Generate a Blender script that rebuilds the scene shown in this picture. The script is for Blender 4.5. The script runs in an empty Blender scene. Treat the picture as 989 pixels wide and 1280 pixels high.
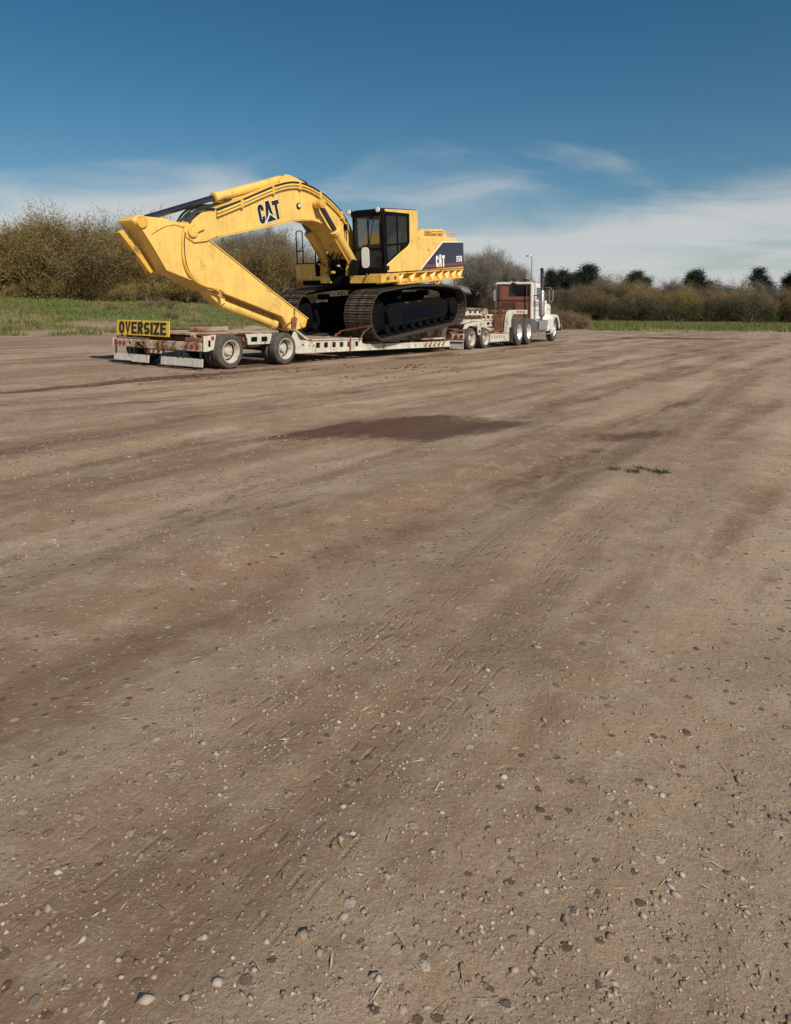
import bpy, bmesh, math, random
import numpy as np
from mathutils import Vector, Matrix, noise as mnoise
R = math.radians
sc = bpy.context.scene
COL = sc.collection

# ------------------------------------------------------------------ camera
CAM_H = 1.254
cam_d = bpy.data.cameras.new('camera')
cam = bpy.data.objects.new('camera', cam_d); COL.objects.link(cam)
cam_d.sensor_fit = 'HORIZONTAL'; cam_d.sensor_width = 36.0
cam_d.lens = 872.0 * 36.0 / 989.0
cam_d.shift_x = (494.5 - 452.0) / 989.0
cam_d.shift_y = -(640.0 - 388.7) / 989.0
cam_d.clip_start = 0.05; cam_d.clip_end = 6000
cam.location = (0, 0, CAM_H)
cam.rotation_euler = (Matrix.Rotation(R(90), 3, 'X') @ Matrix.Rotation(R(0.785), 3, 'Z')).to_euler()
sc.camera = cam

# ------------------------------------------------------------------ sky, sun, exposure
SUN_EL = R(40)
SUN_H = Vector((0.50, -0.866, 0)).normalized()
SUN = Vector((SUN_H.x * math.cos(SUN_EL), SUN_H.y * math.cos(SUN_EL), math.sin(SUN_EL)))
w = bpy.data.worlds.new('World'); sc.world = w; w.use_nodes = True
nt = w.node_tree; N = nt.nodes; L = nt.links
for n in list(N): N.remove(n)
def wn(t, **k):
    n = N.new(t)
    for a, b in k.items(): setattr(n, a, b)
    return n
SKYX, SKYY = 5.5, 1.2
sky = wn('ShaderNodeTexSky', sky_type='NISHITA', sun_disc=False)
sky.sun_elevation = SUN_EL
sky.sun_rotation = math.atan2(SUN_H.x, SUN_H.y)
sky.air_density = 1.0; sky.dust_density = 0.6; sky.ozone_density = 1.5; sky.altitude = 0
def wmath(op, a, b=None, clamp=False):
    n = wn('ShaderNodeMath', operation=op, use_clamp=clamp)
    for i, v in enumerate((a, b)):
        if v is None: continue
        if isinstance(v, (int, float)): n.inputs[i].default_value = v
        else: L.new(v, n.inputs[i])
    return n.outputs[0]
tc = wn('ShaderNodeTexCoord'); sep = wn('ShaderNodeSeparateXYZ'); L.new(tc.outputs['Generated'], sep.inputs[0])
zc = wmath('ADD', wmath('MAXIMUM', sep.outputs[2], 0.0), 0.13)
cmb = wn('ShaderNodeCombineXYZ')
L.new(wmath('DIVIDE', sep.outputs[0], zc), cmb.inputs[0]); L.new(wmath('DIVIDE', sep.outputs[1], zc), cmb.inputs[1])
mp = wn('ShaderNodeMapping'); mp.inputs['Scale'].default_value = (0.8, 1.0, 1.0); mp.inputs['Location'].default_value = (SKYX, SKYY, 0)
L.new(cmb.outputs[0], mp.inputs[0])
n1 = wn('ShaderNodeTexNoise'); n1.inputs['Scale'].default_value = 1.15; n1.inputs['Detail'].default_value = 7; n1.inputs['Roughness'].default_value = 0.5; n1.inputs['Distortion'].default_value = 0.5
L.new(mp.outputs[0], n1.inputs['Vector'])
# clouds lie thick towards the horizon in every direction and thin out upwards
ramp_el = wn('ShaderNodeMapRange', interpolation_type='SMOOTHSTEP'); ramp_el.inputs['From Min'].default_value = 0.02; ramp_el.inputs['From Max'].default_value = 0.30
ramp_el.inputs['To Min'].default_value = 0.40; ramp_el.inputs['To Max'].default_value = -0.19
L.new(sep.outputs[2], ramp_el.inputs['Value'])
cl = wn('ShaderNodeMapRange', interpolation_type='SMOOTHSTEP'); cl.inputs['From Min'].default_value = 0.44; cl.inputs['From Max'].default_value = 0.86
L.new(wmath('ADD', n1.outputs[0], ramp_el.outputs[0]), cl.inputs['Value'])
mix = wn('ShaderNodeMix', data_type='RGBA'); L.new(wmath('MULTIPLY', cl.outputs[0], 0.9), mix.inputs['Factor'])
hsv = wn('ShaderNodeHueSaturation'); hsv.inputs['Hue'].default_value = 0.489; hsv.inputs['Saturation'].default_value = 1.36; hsv.inputs['Value'].default_value = 1.0
L.new(sky.outputs[0], hsv.inputs['Color'])
L.new(hsv.outputs[0], mix.inputs['A']); mix.inputs['B'].default_value = (8.6, 8.9, 9.0, 1)
bg = wn('ShaderNodeBackground'); bg.inputs['Strength'].default_value = 0.068
L.new(mix.outputs['Result'], bg.inputs['Color'])
out = wn('ShaderNodeOutputWorld'); L.new(bg.outputs[0], out.inputs['Surface'])

sun_d = bpy.data.lights.new('sun', 'SUN'); sun_d.energy = 4.8; sun_d.angle = R(0.53); sun_d.color = (1.0, 0.93, 0.82)
sun = bpy.data.objects.new('sun', sun_d); COL.objects.link(sun); sun.location = SUN * 200
sun.rotation_euler = SUN.to_track_quat('Z', 'Y').to_euler()

vs = sc.view_settings; vs.view_transform = 'Standard'; vs.look = 'None'; vs.exposure = 0.0; vs.gamma = 1.0; vs.use_curve_mapping = False
sc.render.engine = 'CYCLES'
sc.cycles.max_bounces = 6; sc.cycles.diffuse_bounces = 2; sc.cycles.transparent_max_bounces = 8

# ------------------------------------------------------------------ materials
M = {}
def mat(name, col, rough=0.6, metal=0.0, var=0.0, vscale=3.0, col2=None, thr=None, soft=0.06, pscale=2.0, bump=0.0, bscale=40.0, spec=0.5, trans=0.0, alpha=1.0, coat=0.0, streak=0.0):
    """paint: base colour with slow variation, and patches of a second colour (rust, mud) with a shape of their own"""
    m = bpy.data.materials.new(name); m.use_nodes = True; t = m.node_tree; nd = t.nodes; lk = t.links
    b = nd['Principled BSDF']
    b.inputs['Base Color'].default_value = (*col, 1); b.inputs['Roughness'].default_value = rough; b.inputs['Metallic'].default_value = metal
    b.inputs['Specular IOR Level'].default_value = spec; b.inputs['Transmission Weight'].default_value = trans; b.inputs['Alpha'].default_value = alpha
    b.inputs['Coat Weight'].default_value = coat; b.inputs['Coat Roughness'].default_value = 0.15
    co = nd.new('ShaderNodeTexCoord').outputs['Object']
    def noise(s, d=5, r=0.55):
        n = nd.new('ShaderNodeTexNoise'); n.inputs['Scale'].default_value = s; n.inputs['Detail'].default_value = d; n.inputs['Roughness'].default_value = r
        lk.new(co, n.inputs['Vector']); return n.outputs[0]
    cur = None
    if var > 0:
        mr = nd.new('ShaderNodeMapRange'); mr.inputs['From Min'].default_value = 0.28; mr.inputs['From Max'].default_value = 0.72
        mr.inputs['To Min'].default_value = 1 - var; mr.inputs['To Max'].default_value = 1 + var; lk.new(noise(vscale, 6, 0.62), mr.inputs['Value'])
        h = nd.new('ShaderNodeHueSaturation'); h.inputs['Color'].default_value = (*col, 1); lk.new(mr.outputs[0], h.inputs['Value']); cur = h.outputs[0]
    if streak > 0:      # rain-washed dirt running down the plates
        mpp = nd.new('ShaderNodeMapping'); mpp.inputs['Scale'].default_value = (7, 7, .55); lk.new(co, mpp.inputs[0])
        ns = nd.new('ShaderNodeTexNoise'); ns.inputs['Scale'].default_value = 1.6; ns.inputs['Detail'].default_value = 6; ns.inputs['Roughness'].default_value = .65; lk.new(mpp.outputs[0], ns.inputs['Vector'])
        mr = nd.new('ShaderNodeMapRange'); mr.inputs['From Min'].default_value = .48; mr.inputs['From Max'].default_value = .80; mr.inputs['To Max'].default_value = streak; lk.new(ns.outputs[0], mr.inputs['Value'])
        mx = nd.new('ShaderNodeMix'); mx.data_type = 'RGBA'; lk.new(mr.outputs[0], mx.inputs['Factor']); lk.new(cur, mx.inputs['A']); mx.inputs['B'].default_value = (col[0] * .45, col[1] * .42, col[2] * .5, 1); cur = mx.outputs['Result']
    if col2 is not None:
        mr = nd.new('ShaderNodeMapRange'); mr.interpolation_type = 'SMOOTHSTEP'; mr.inputs['From Min'].default_value = thr - soft; mr.inputs['From Max'].default_value = thr + soft
        lk.new(noise(pscale, 8, 0.68), mr.inputs['Value'])
        mx = nd.new('ShaderNodeMix'); mx.data_type = 'RGBA'; lk.new(mr.outputs[0], mx.inputs['Factor'])
        if cur is not None: lk.new(cur, mx.inputs['A'])
        else: mx.inputs['A'].default_value = (*col, 1)
        mx.inputs['B'].default_value = (*col2, 1); cur = mx.outputs['Result']
        rr = nd.new('ShaderNodeMapRange'); rr.inputs['To Min'].default_value = rough; rr.inputs['To Max'].default_value = 0.9; lk.new(mr.outputs[0], rr.inputs['Value']); lk.new(rr.outputs[0], b.inputs['Roughness'])
    if cur is not None: lk.new(cur, b.inputs['Base Color'])
    if bump > 0:
        bp = nd.new('ShaderNodeBump'); bp.inputs['Strength'].default_value = bump; bp.inputs['Distance'].default_value = 0.02
        lk.new(noise(bscale, 4), bp.inputs['Height']); lk.new(bp.outputs[0], b.inputs['Normal'])
    M[name] = m; return m
mat('yellow', (0.80, 0.52, 0.130), 0.45, streak=.5, var=0.13, vscale=1.3, col2=(0.52, 0.29, 0.075), thr=0.635, soft=0.10, pscale=3.4, bump=0.05, bscale=9, coat=0.15)
mat('yellow_worn', (0.72, 0.42, 0.075), 0.5, var=0.14, vscale=3, col2=(0.22, 0.12, 0.05), thr=0.62, soft=0.08, pscale=4.0, bump=0.08, bscale=14)
mat('black_steel', (0.0055, 0.0055, 0.0065), 0.7, spec=0.08, var=0.3, vscale=4, col2=(0.020, 0.016, 0.012), thr=0.66, soft=0.08, pscale=5, bump=0.15, bscale=20)
mat('shoe_steel', (0.062, 0.048, 0.038), 0.55, metal=0.25, var=0.4, vscale=5, col2=(0.18, 0.13, 0.092), thr=0.54, soft=0.1, pscale=6, bump=0.25, bscale=30)
mat('blue_black', (0.003, 0.004, 0.010), 0.6, spec=0.06, var=0.2, vscale=3)
mat('navy', (0.012, 0.014, 0.032), 0.32, var=0.12, vscale=2, coat=0.3)
mat('maroon', (0.22, 0.035, 0.065), 0.45, var=0.1)
mat('decal_white', (0.78, 0.78, 0.76), 0.5, var=0.05)
mat('decal_black', (0.014, 0.013, 0.013), 0.45, var=0.1)
mat('decal_yellow', (0.75, 0.45, 0.06), 0.5)
mat('chrome', (0.62, 0.62, 0.64), 0.16, metal=1.0)
mat('rod_steel', (0.15, 0.13, 0.16), 0.22, metal=0.9)
mat('glass', (0.018, 0.021, 0.026), 0.03, spec=0.7, alpha=0.34)
mat('dark_glass', (0.012, 0.014, 0.016), 0.06, spec=0.7)
mat('interior', (0.035, 0.033, 0.032), 0.8, var=0.2)
mat('seat_cloth', (0.16, 0.13, 0.10), 0.9, var=0.2, vscale=8)
mat('lamp_glass', (0.75, 0.75, 0.72), 0.15, spec=0.8)
mat('cream', (0.58, 0.54, 0.435), 0.55, streak=.6, var=0.16, vscale=2.5, col2=(0.21, 0.105, 0.05), thr=0.60, soft=0.07, pscale=3.2, bump=0.1, bscale=18)
mat('cream_rusty', (0.52, 0.44, 0.32), 0.6, var=0.2, vscale=3, col2=(0.18, 0.075, 0.032), thr=0.49, soft=0.09, pscale=3.5, bump=0.15, bscale=18)
mat('rust', (0.17, 0.075, 0.035), 0.85, var=0.35, vscale=6, col2=(0.28, 0.17, 0.09), thr=0.58, soft=0.12, pscale=5, bump=0.3, bscale=25)
mat('deck_wood', (0.27, 0.175, 0.105), 0.85, var=0.3, vscale=5, col2=(0.40, 0.31, 0.21), thr=0.55, soft=0.14, pscale=3, bump=0.3, bscale=30)
mat('undercarriage', (0.02, 0.018, 0.017), 0.75, var=0.3, col2=(0.07, 0.05, 0.035), thr=0.6, soft=0.1, pscale=5)
mat('rubber', (0.060, 0.053, 0.049), 0.85, var=0.25, vscale=5, col2=(0.135, 0.105, 0.078), thr=0.60, soft=0.16, pscale=3.5, bump=0.15, bscale=50)
mat('rim_paint', (0.50, 0.45, 0.37), 0.5, var=0.15, vscale=6, col2=(0.20, 0.13, 0.085), thr=0.60, soft=0.12, pscale=7)
mat('rim_bright', (0.72, 0.70, 0.67), 0.35, metal=0.4, var=0.1, vscale=5)
mat('flap_rubber', (0.55, 0.51, 0.44), 0.8, var=0.15, vscale=4, col2=(0.24, 0.18, 0.13), thr=0.62, soft=0.12, pscale=4)
mat('red_lens', (0.28, 0.035, 0.03), 0.3, var=0.15)
mat('amber_lens', (0.55, 0.20, 0.03), 0.3)
mat('sign_yellow', (0.78, 0.50, 0.045), 0.5, var=0.08, vscale=3, col2=(0.50, 0.34, 0.10), thr=0.70, soft=0.06, pscale=5)
mat('truck_white', (0.72, 0.70, 0.63), 0.35, var=0.06, vscale=2, coat=0.3)
mat('truck_brown', (0.235, 0.092, 0.05), 0.45, var=0.18, vscale=3, coat=0.1)
mat('truck_dark_brown', (0.10, 0.032, 0.022), 0.5, var=0.2, vscale=3)
mat('aluminium', (0.50, 0.50, 0.51), 0.38, metal=0.75, var=0.1)
mat('muffler', (0.36, 0.32, 0.31), 0.42, metal=0.85, var=0.15)
mat('galvanised', (0.42, 0.43, 0.44), 0.5, metal=0.5)
mat('hose', (0.016, 0.015, 0.015), 0.55)
mat('bark', (0.10, 0.082, 0.065), 0.9, var=0.3, vscale=8, bump=0.4, bscale=20)
mat('bark_pale', (0.17, 0.15, 0.125), 0.9, var=0.3, vscale=8, bump=0.4, bscale=20)
mat('clod', (0.105, 0.062, 0.036), 0.95, var=0.3, vscale=9)
mat('scrap_white', (0.75, 0.75, 0.73), 0.7)
mat('scrap_blue', (0.44, 0.47, 0.50), 0.6, var=0.1)

def leaf_mat(name, c1, c2, c3, rough=0.85, scale=0.9, transl=0.25):
    m = bpy.data.materials.new(name); m.use_nodes = True; t = m.node_tree; nd = t.nodes; lk = t.links
    b = nd['Principled BSDF']; b.inputs['Roughness'].default_value = rough; b.inputs['Specular IOR Level'].default_value = 0.2
    tcn = nd.new('ShaderNodeTexCoord'); oi = nd.new('ShaderNodeObjectInfo')
    n = nd.new('ShaderNodeTexNoise'); n.inputs['Scale'].default_value = scale; n.inputs['Detail'].default_value = 6; n.inputs['Roughness'].default_value = 0.7
    lk.new(tcn.outputs['Object'], n.inputs['Vector'])
    geo = nd.new('ShaderNodeNewGeometry')
    a = nd.new('ShaderNodeMath'); a.operation = 'MULTIPLY_ADD'; lk.new(geo.outputs['Random Per Island'], a.inputs[0]); a.inputs[1].default_value = 0.35
    lk.new(n.outputs[0], a.inputs[2])
    a2 = nd.new('ShaderNodeMath'); a2.operation = 'MULTIPLY_ADD'; lk.new(oi.outputs['Random'], a2.inputs[0]); a2.inputs[1].default_value = 0.38; lk.new(a.outputs[0], a2.inputs[2])
    r = nd.new('ShaderNodeValToRGB'); e = r.color_ramp.elements
    e[0].position = 0.42; e[0].color = (*c1, 1); e[1].position = 1.08 if False else 1.0; e[1].color = (*c3, 1)
    k = e.new(0.72); k.color = (*c2, 1)
    lk.new(a2.outputs[0], r.inputs[0]); lk.new(r.outputs[0], b.inputs['Base Color'])
    if transl:
        tr = nd.new('ShaderNodeBsdfTranslucent'); lk.new(r.outputs[0], tr.inputs[0]); ms = nd.new('ShaderNodeMixShader'); ms.inputs[0].default_value = transl
        lk.new(b.outputs[0], ms.inputs[1]); lk.new(tr.outputs[0], ms.inputs[2]); lk.new(ms.outputs[0], nd['Material Output'].inputs['Surface'])
    M[name] = m; return m
leaf_mat('stone', (0.13, 0.088, 0.062), (0.25, 0.185, 0.135), (0.44, 0.37, 0.30), scale=3, transl=0)
leaf_mat('willow', (0.145, 0.095, 0.055), (0.220, 0.158, 0.070), (0.320, 0.245, 0.080))
leaf_mat('willow_brown', (0.120, 0.080, 0.056), (0.165, 0.115, 0.075), (0.21, 0.160, 0.088))
leaf_mat('twig_grey', (0.16, 0.138, 0.118), (0.21, 0.185, 0.155), (0.26, 0.225, 0.175))
leaf_mat('dry_straw', (0.10, 0.065, 0.04), (0.30, 0.23, 0.14), (0.46, 0.37, 0.23), scale=3, transl=0)
leaf_mat('conifer', (0.010, 0.014, 0.010), (0.016, 0.022, 0.014), (0.028, 0.034, 0.020), transl=0.0)
leaf_mat('shrub_green', (0.035, 0.045, 0.016), (0.055, 0.065, 0.022), (0.085, 0.085, 0.034))
leaf_mat('dry_weed', (0.17, 0.095, 0.055), (0.22, 0.130, 0.075), (0.27, 0.19, 0.11))
leaf_mat('grass_blade', (0.070, 0.128, 0.020), (0.110, 0.165, 0.030), (0.20, 0.185, 0.070), scale=0.25)

# ------------------------------------------------------------------ mesh helpers
class MB:
    def __init__(s): s.v = []; s.f = []
    def add(s, vs_, fs):
        o = len(s.v); s.v += [tuple(p) for p in vs_]; s.f += [tuple(i + o for i in q) for q in fs]; return s
    def box(s, x0, x1, y0, y1, z0, z1):
        v = [(x, y, z) for x in (x0, x1) for y in (y0, y1) for z in (z0, z1)]
        return s.add(v, [(0, 1, 3, 2), (4, 6, 7, 5), (0, 4, 5, 1), (2, 3, 7, 6), (0, 2, 6, 4), (1, 5, 7, 3)])
    def obox(s, p0, p1, w_, h_):
        """bar of rectangular section from p0 to p1: w_ sideways, h_ upwards"""
        p0, p1 = Vector(p0), Vector(p1); d = (p1 - p0).normalized()
        up = Vector((0, 0, 1)) if abs(d.z) < 0.95 else Vector((1, 0, 0))
        sd = d.cross(up).normalized() * w_ / 2; up = sd.normalized().cross(d).normalized() * h_ / 2
        v = [p + sd * a + up * b for p in (p0, p1) for a, b in ((-1, -1), (1, -1), (1, 1), (-1, 1))]
        return s.add(v, [(3, 2, 1, 0), (4, 5, 6, 7), (0, 1, 5, 4), (1, 2, 6, 5), (2, 3, 7, 6), (3, 0, 4, 7)])
    def prism(s, poly, y0, y1):
        """polygon of (x,z) carried from y0 to y1"""
        n = len(poly); ar = sum(poly[i][0] * poly[(i + 1) % n][1] - poly[(i + 1) % n][0] * poly[i][1] for i in range(n))
        if ar < 0: poly = poly[::-1]
        v = [(x, y0, z) for x, z in poly] + [(x, y1, z) for x, z in poly]
        f = [tuple(range(n)), tuple(range(2 * n - 1, n - 1, -1))] + [(i, i + n, (i + 1) % n + n, (i + 1) % n) for i in range(n)]
        return s.add(v, f)
    def prism_yz(s, poly, x0, x1):
        n = len(poly)
        v = [(x0, y, z) for y, z in poly] + [(x1, y, z) for y, z in poly]
        f = [tuple(range(n - 1, -1, -1)), tuple(range(n, 2 * n))] + [(i, (i + 1) % n, (i + 1) % n + n, i + n) for i in range(n)]
        return s.add(v, f)
    def prism_xy(s, poly, z0, z1):
        n = len(poly)
        v = [(x, y, z0) for x, y in poly] + [(x, y, z1) for x, y in poly]
        f = [tuple(range(n - 1, -1, -1)), tuple(range(n, 2 * n))] + [(i, (i + 1) % n, (i + 1) % n + n, i + n) for i in range(n)]
        return s.add(v, f)
    def tube(s, pts, r, n=10, caps=True):
        pts = [Vector(p) for p in pts]; rs = r if isinstance(r, (list, tuple)) else [r] * len(pts)
        vv = []; fr = None
        for i, p in enumerate(pts):
            d = (pts[min(i + 1, len(pts) - 1)] - pts[max(i - 1, 0)]).normalized()
            if fr is None: fr = d.orthogonal().normalized()
            fr = (fr - d * fr.dot(d)).normalized(); q = d.cross(fr)
            vv += [p + (fr * math.cos(2 * math.pi * k / n) + q * math.sin(2 * math.pi * k / n)) * rs[i] for k in range(n)]
        ff = [(i * n + k, i * n + (k + 1) % n, (i + 1) * n + (k + 1) % n, (i + 1) * n + k) for i in range(len(pts) - 1) for k in range(n)]
        if caps: ff += [tuple(range(n - 1, -1, -1)), tuple(range((len(pts) - 1) * n, len(pts) * n))]
        return s.add(vv, ff)
    def lathe_y(s, prof, c=(0, 0, 0), n=32, closed=False, caps=True):
        """profile of (radius, y) turned about the y axis"""
        vv = [(c[0] + r * math.cos(2 * math.pi * k / n), c[1] + y, c[2] + r * math.sin(2 * math.pi * k / n)) for r, y in prof for k in range(n)]
        m = len(prof); ff = []
        for i in range(m if closed else m - 1):
            j = (i + 1) % m
            ff += [(i * n + k, i * n + (k + 1) % n, j * n + (k + 1) % n, j * n + k) for k in range(n)]
        if not closed and caps:
            ff += [tuple(range(n - 1, -1, -1)), tuple(range((m - 1) * n, m * n))]
        return s.add(vv, ff)
    def plate_holes(s, x0, x1, z0, z1, y0, y1, holes):
        """upright plate with rectangular openings (hx0,hx1,hz0,hz1), all in one row, real openings with real edges"""
        holes = sorted(holes); cur = x0
        for a, b, c, d in holes:
            if a - cur > 1e-4: s.box(cur, a, y0, y1, z0, z1)
            s.box(a, b, y0, y1, z0, c); s.box(a, b, y0, y1, d, z1); cur = b
        if x1 - cur > 1e-4: s.box(cur, x1, y0, y1, z0, z1)
        return s
    def mesh(s, name, bevel=0.0, smooth=True, seg=1):
        me = bpy.data.meshes.new(name); me.from_pydata(s.v, [], s.f)
        bm = bmesh.new(); bm.from_mesh(me)
        bmesh.ops.recalc_face_normals(bm, faces=bm.faces)
        if bevel > 0:
            es = [e for e in bm.edges if len(e.link_faces) == 2 and e.calc_face_angle(0) > R(28)]
            bmesh.ops.bevel(bm, geom=es, offset=bevel, segments=seg, affect='EDGES', clamp_overlap=True)
        bm.to_mesh(me); bm.free()
        if smooth:
            me.shade_smooth(); me.set_sharp_from_angle(angle=R(35))
        return me
    def build(s, name, m, parent=None, bevel=0.0, loc=None, **k):
        return link(name, s.mesh(name, bevel, **k), m, parent, loc)
def curve(pts, n=5):
    """points smoothed into an even bend (hoses, pipes)"""
    P = [Vector(q) for q in pts]; P = [P[0] * 2 - P[1]] + P + [P[-1] * 2 - P[-2]]; out_ = []
    for i in range(1, len(P) - 2):
        for k in range(n):
            t = k / n; a, b, c, d = P[i - 1:i + 3]
            out_.append(.5 * (2 * b + (c - a) * t + (2 * a - 5 * b + 4 * c - d) * t * t + (3 * b - a - 3 * c + d) * t ** 3))
    return out_ + [P[-2]]
def link(name, me, m, parent=None, loc=None, rz=None):
    if m is not None and not me.materials: me.materials.append(M[m])
    o = bpy.data.objects.new(name, me); COL.objects.link(o)
    if parent is not None: o.parent = parent
    if loc is not None: o.location = loc
    if rz is not None: o.rotation_euler.z = rz
    return o
def tag(o, label, cat, group=None):
    o['label'] = label; o['category'] = cat
    if group: o['group'] = group
    return o
def thing(name, label, cat, loc, rz=0.0, group=None):
    o = bpy.data.objects.new(name, None); COL.objects.link(o); o.location = loc; o.rotation_euler = (0, 0, rz); o.empty_display_size = 0.3
    return tag(o, label, cat, group)
def part_empty(name, parent, loc=(0, 0, 0), rz=0.0):
    o = bpy.data.objects.new(name, None); COL.objects.link(o); o.parent = parent; o.location = loc; o.rotation_euler = (0, 0, rz); o.empty_display_size = 0.2
    return o

# ---- lettering: heavy strokes cut as thin raised plates
def ribbon(mb, pts, wd, f, lift, closed=False):
    """stroke of width wd along 2d pts; f(u,v,lift) -> 3d"""
    n = len(pts); P = [Vector((p[0], p[1])) for p in pts]; Ls = []; Rs = []
    for i in range(n):
        a = P[i - 1] if (i > 0 or closed) else None; b = P[(i + 1) % n] if (i < n - 1 or closed) else None
        if a is None: d = (b - P[i]).normalized(); nn = Vector((-d.y, d.x)); k = 1
        elif b is None: d = (P[i] - a).normalized(); nn = Vector((-d.y, d.x)); k = 1
        else:
            d1 = (P[i] - a).normalized(); d2 = (b - P[i]).normalized(); m1 = Vector((-d1.y, d1.x)); m2 = Vector((-d2.y, d2.x))
            nn = (m1 + m2).normalized(); k = min(1.0 / max(nn.dot(m1), 0.35), 2.2)
        Ls.append(P[i] + nn * wd / 2 * k); Rs.append(P[i] - nn * wd / 2 * k)
    for i in range(n if closed else n - 1):
        j = (i + 1) % n; q = [Rs[i], Rs[j], Ls[j], Ls[i]]
        mb.add([f(p.x, p.y, 0) for p in q] + [f(p.x, p.y, lift) for p in q], [(4, 5, 6, 7), (0, 1, 5, 4), (1, 2, 6, 5), (2, 3, 7, 6), (3, 0, 4, 7)])
def rr(x0, x1, y0, y1, c, n=4):
    pts = []
    for cx, cy, a0 in ((x1 - c, y1 - c, 0), (x0 + c, y1 - c, 90), (x0 + c, y0 + c, 180), (x1 - c, y0 + c, 270)):
        for k in range(n + 1):
            a = R(a0 + 90 * k / n); pts.append((cx + c * math.cos(a), cy + c * math.sin(a)))
    return pts
def arc(cx, cy, rx, ry, a0, a1, n=8): return [(cx + rx * math.cos(R(a0 + (a1 - a0) * k / n)), cy + ry * math.sin(R(a0 + (a1 - a0) * k / n))) for k in range(n + 1)]
S = 0.17                 # stroke of a letter one unit high
def glyph(ch, wd, s_=S):
    h = s_ / 2; W = wd
    if ch == 'O' or ch == '0': return [(rr(h, W - h, h, 1 - h, min(.22, (W - s_) / 2)), True)]
    if ch == 'V': return [([(h * .9, 1), (W / 2, h * .6), (W - h * .9, 1)], False)]
    if ch == 'E': return [([(W, 1 - h), (h, 1 - h), (h, h), (W, h)], False), ([(h, .52), (W * .9, .52)], False)]
    if ch == 'R': return [([(h, 0), (h, 1 - h), (W * .55, 1 - h)] + arc(W * .55, .72, W * .45 - h, .28 - h, 90, -90) + [(h, .44 + h)], False), ([(W * .5, .47), (W - h * .9, 0)], False)]
    if ch == 'S': return [(arc(W / 2, .73, W / 2 - h, .27 - h, 10, 180) + arc(W / 2, .5, W / 2 - h, .06, 200, 220, 2) + [(W * .65, .46)] + arc(W / 2, .27, W / 2 - h, .27 - h, 45, -170), False)]
    if ch == 'I': return [([(h, 0), (h, 1)], False)]
    if ch == 'Z': return [([(0, 1 - h), (W - h, 1 - h), (h, h), (W, h)], False)]
    if ch == 'C': return [([(W - h, .66)] + arc(W / 2, 1 - .24, W / 2 - h, .24 - h, 0, 180) + arc(W / 2, .24, W / 2 - h, .24 - h, 180, 360) + [(W - h, .36)], False)]
    if ch == 'A': return [([(h * .9, 0), (W * .41, 1 - h * .3), (W * .59, 1 - h * .3), (W - h * .9, 0)], False)]
    if ch == 'T': return [([(0, 1 - h), (W, 1 - h)], False), ([(W / 2, 1), (W / 2, 0)], False)]
    if ch == '3': return [(arc(W / 2, .73, W / 2 - h, .27 - h, 150, -80) + arc(W / 2, .27, W / 2 - h, .27 - h, 80, -150), False)]
    if ch == '5': return [([(W, 1 - h), (h, 1 - h), (h, .55)] + arc(W / 2, .32, W / 2 - h, .32 - h, 110, -150), False)]
def letters(mb, text, f, gap=.12, widths={}, s_=S, grow=0.0, lift=0.006):
    x = 0; i = 0
    for ch in text:
        W = widths.get(ch, .55)
        for pts, cl_ in glyph(ch, W, s_):
            ribbon(mb, [(p[0] + x, p[1]) for p in pts], s_ + grow, f, lift + .0006 * i, cl_); i += 1
        x += W + gap
    return x - gap

# ------------------------------------------------------------------ terrain
rng = np.random.default_rng(7)
_perm = rng.random((256, 256))
def vnoise(x, y):
    x = np.asarray(x, float); y = np.asarray(y, float)
    xi = np.floor(x).astype(int); yi = np.floor(y).astype(int); fx = x - xi; fy = y - yi
    fx = fx * fx * (3 - 2 * fx); fy = fy * fy * (3 - 2 * fy)
    g = lambda a, b: _perm[a & 255, b & 255]
    return (g(xi, yi) * (1 - fx) + g(xi + 1, yi) * fx) * (1 - fy) + (g(xi, yi + 1) * (1 - fx) + g(xi + 1, yi + 1) * fx) * fy
def fbm(x, y, o=4):
    s_ = 0; a = .5; t = 0
    for i in range(o): s_ = s_ + a * vnoise(x * 2 ** i + 17.3 * i, y * 2 ** i + 9.1 * i); t += a; a *= .5
    return s_ / t
def sm(x, a, b):
    t = np.clip((np.asarray(x, float) - a) / (b - a), 0, 1); return t * t * (3 - 2 * t)
TH = R(54.2); W1 = Vector((-2.722, 14.607)); DX, DY = math.cos(TH), math.sin(TH)
def qr(X, Y):     # distance in front of the trailer's near side, and along it
    return (X - W1.x) * DY - (Y - W1.y) * DX, (X - W1.x) * DX + (Y - W1.y) * DY
def edge(X, Y):   # metres beyond the margin of the dirt yard
    e1 = (-(X + 10.9) * 0.66 + (Y - 29.5) * 0.75)        # bank on the far-left side
    e2 = Y - 49.5 - 0.06 * X
    return np.maximum(np.minimum(e1, 60), e2) + (fbm(X * .23, Y * .23, 3) - .5) * 7
RUTS = [(0.55, .34, .022), (2.1, .30, .010), (4.5, .42, .018), (5.65, .36, .020), (7.35, .40, .016), (8.7, .34, .018), (10.6, .4, .014), (-6, .5, .02)]
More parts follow.
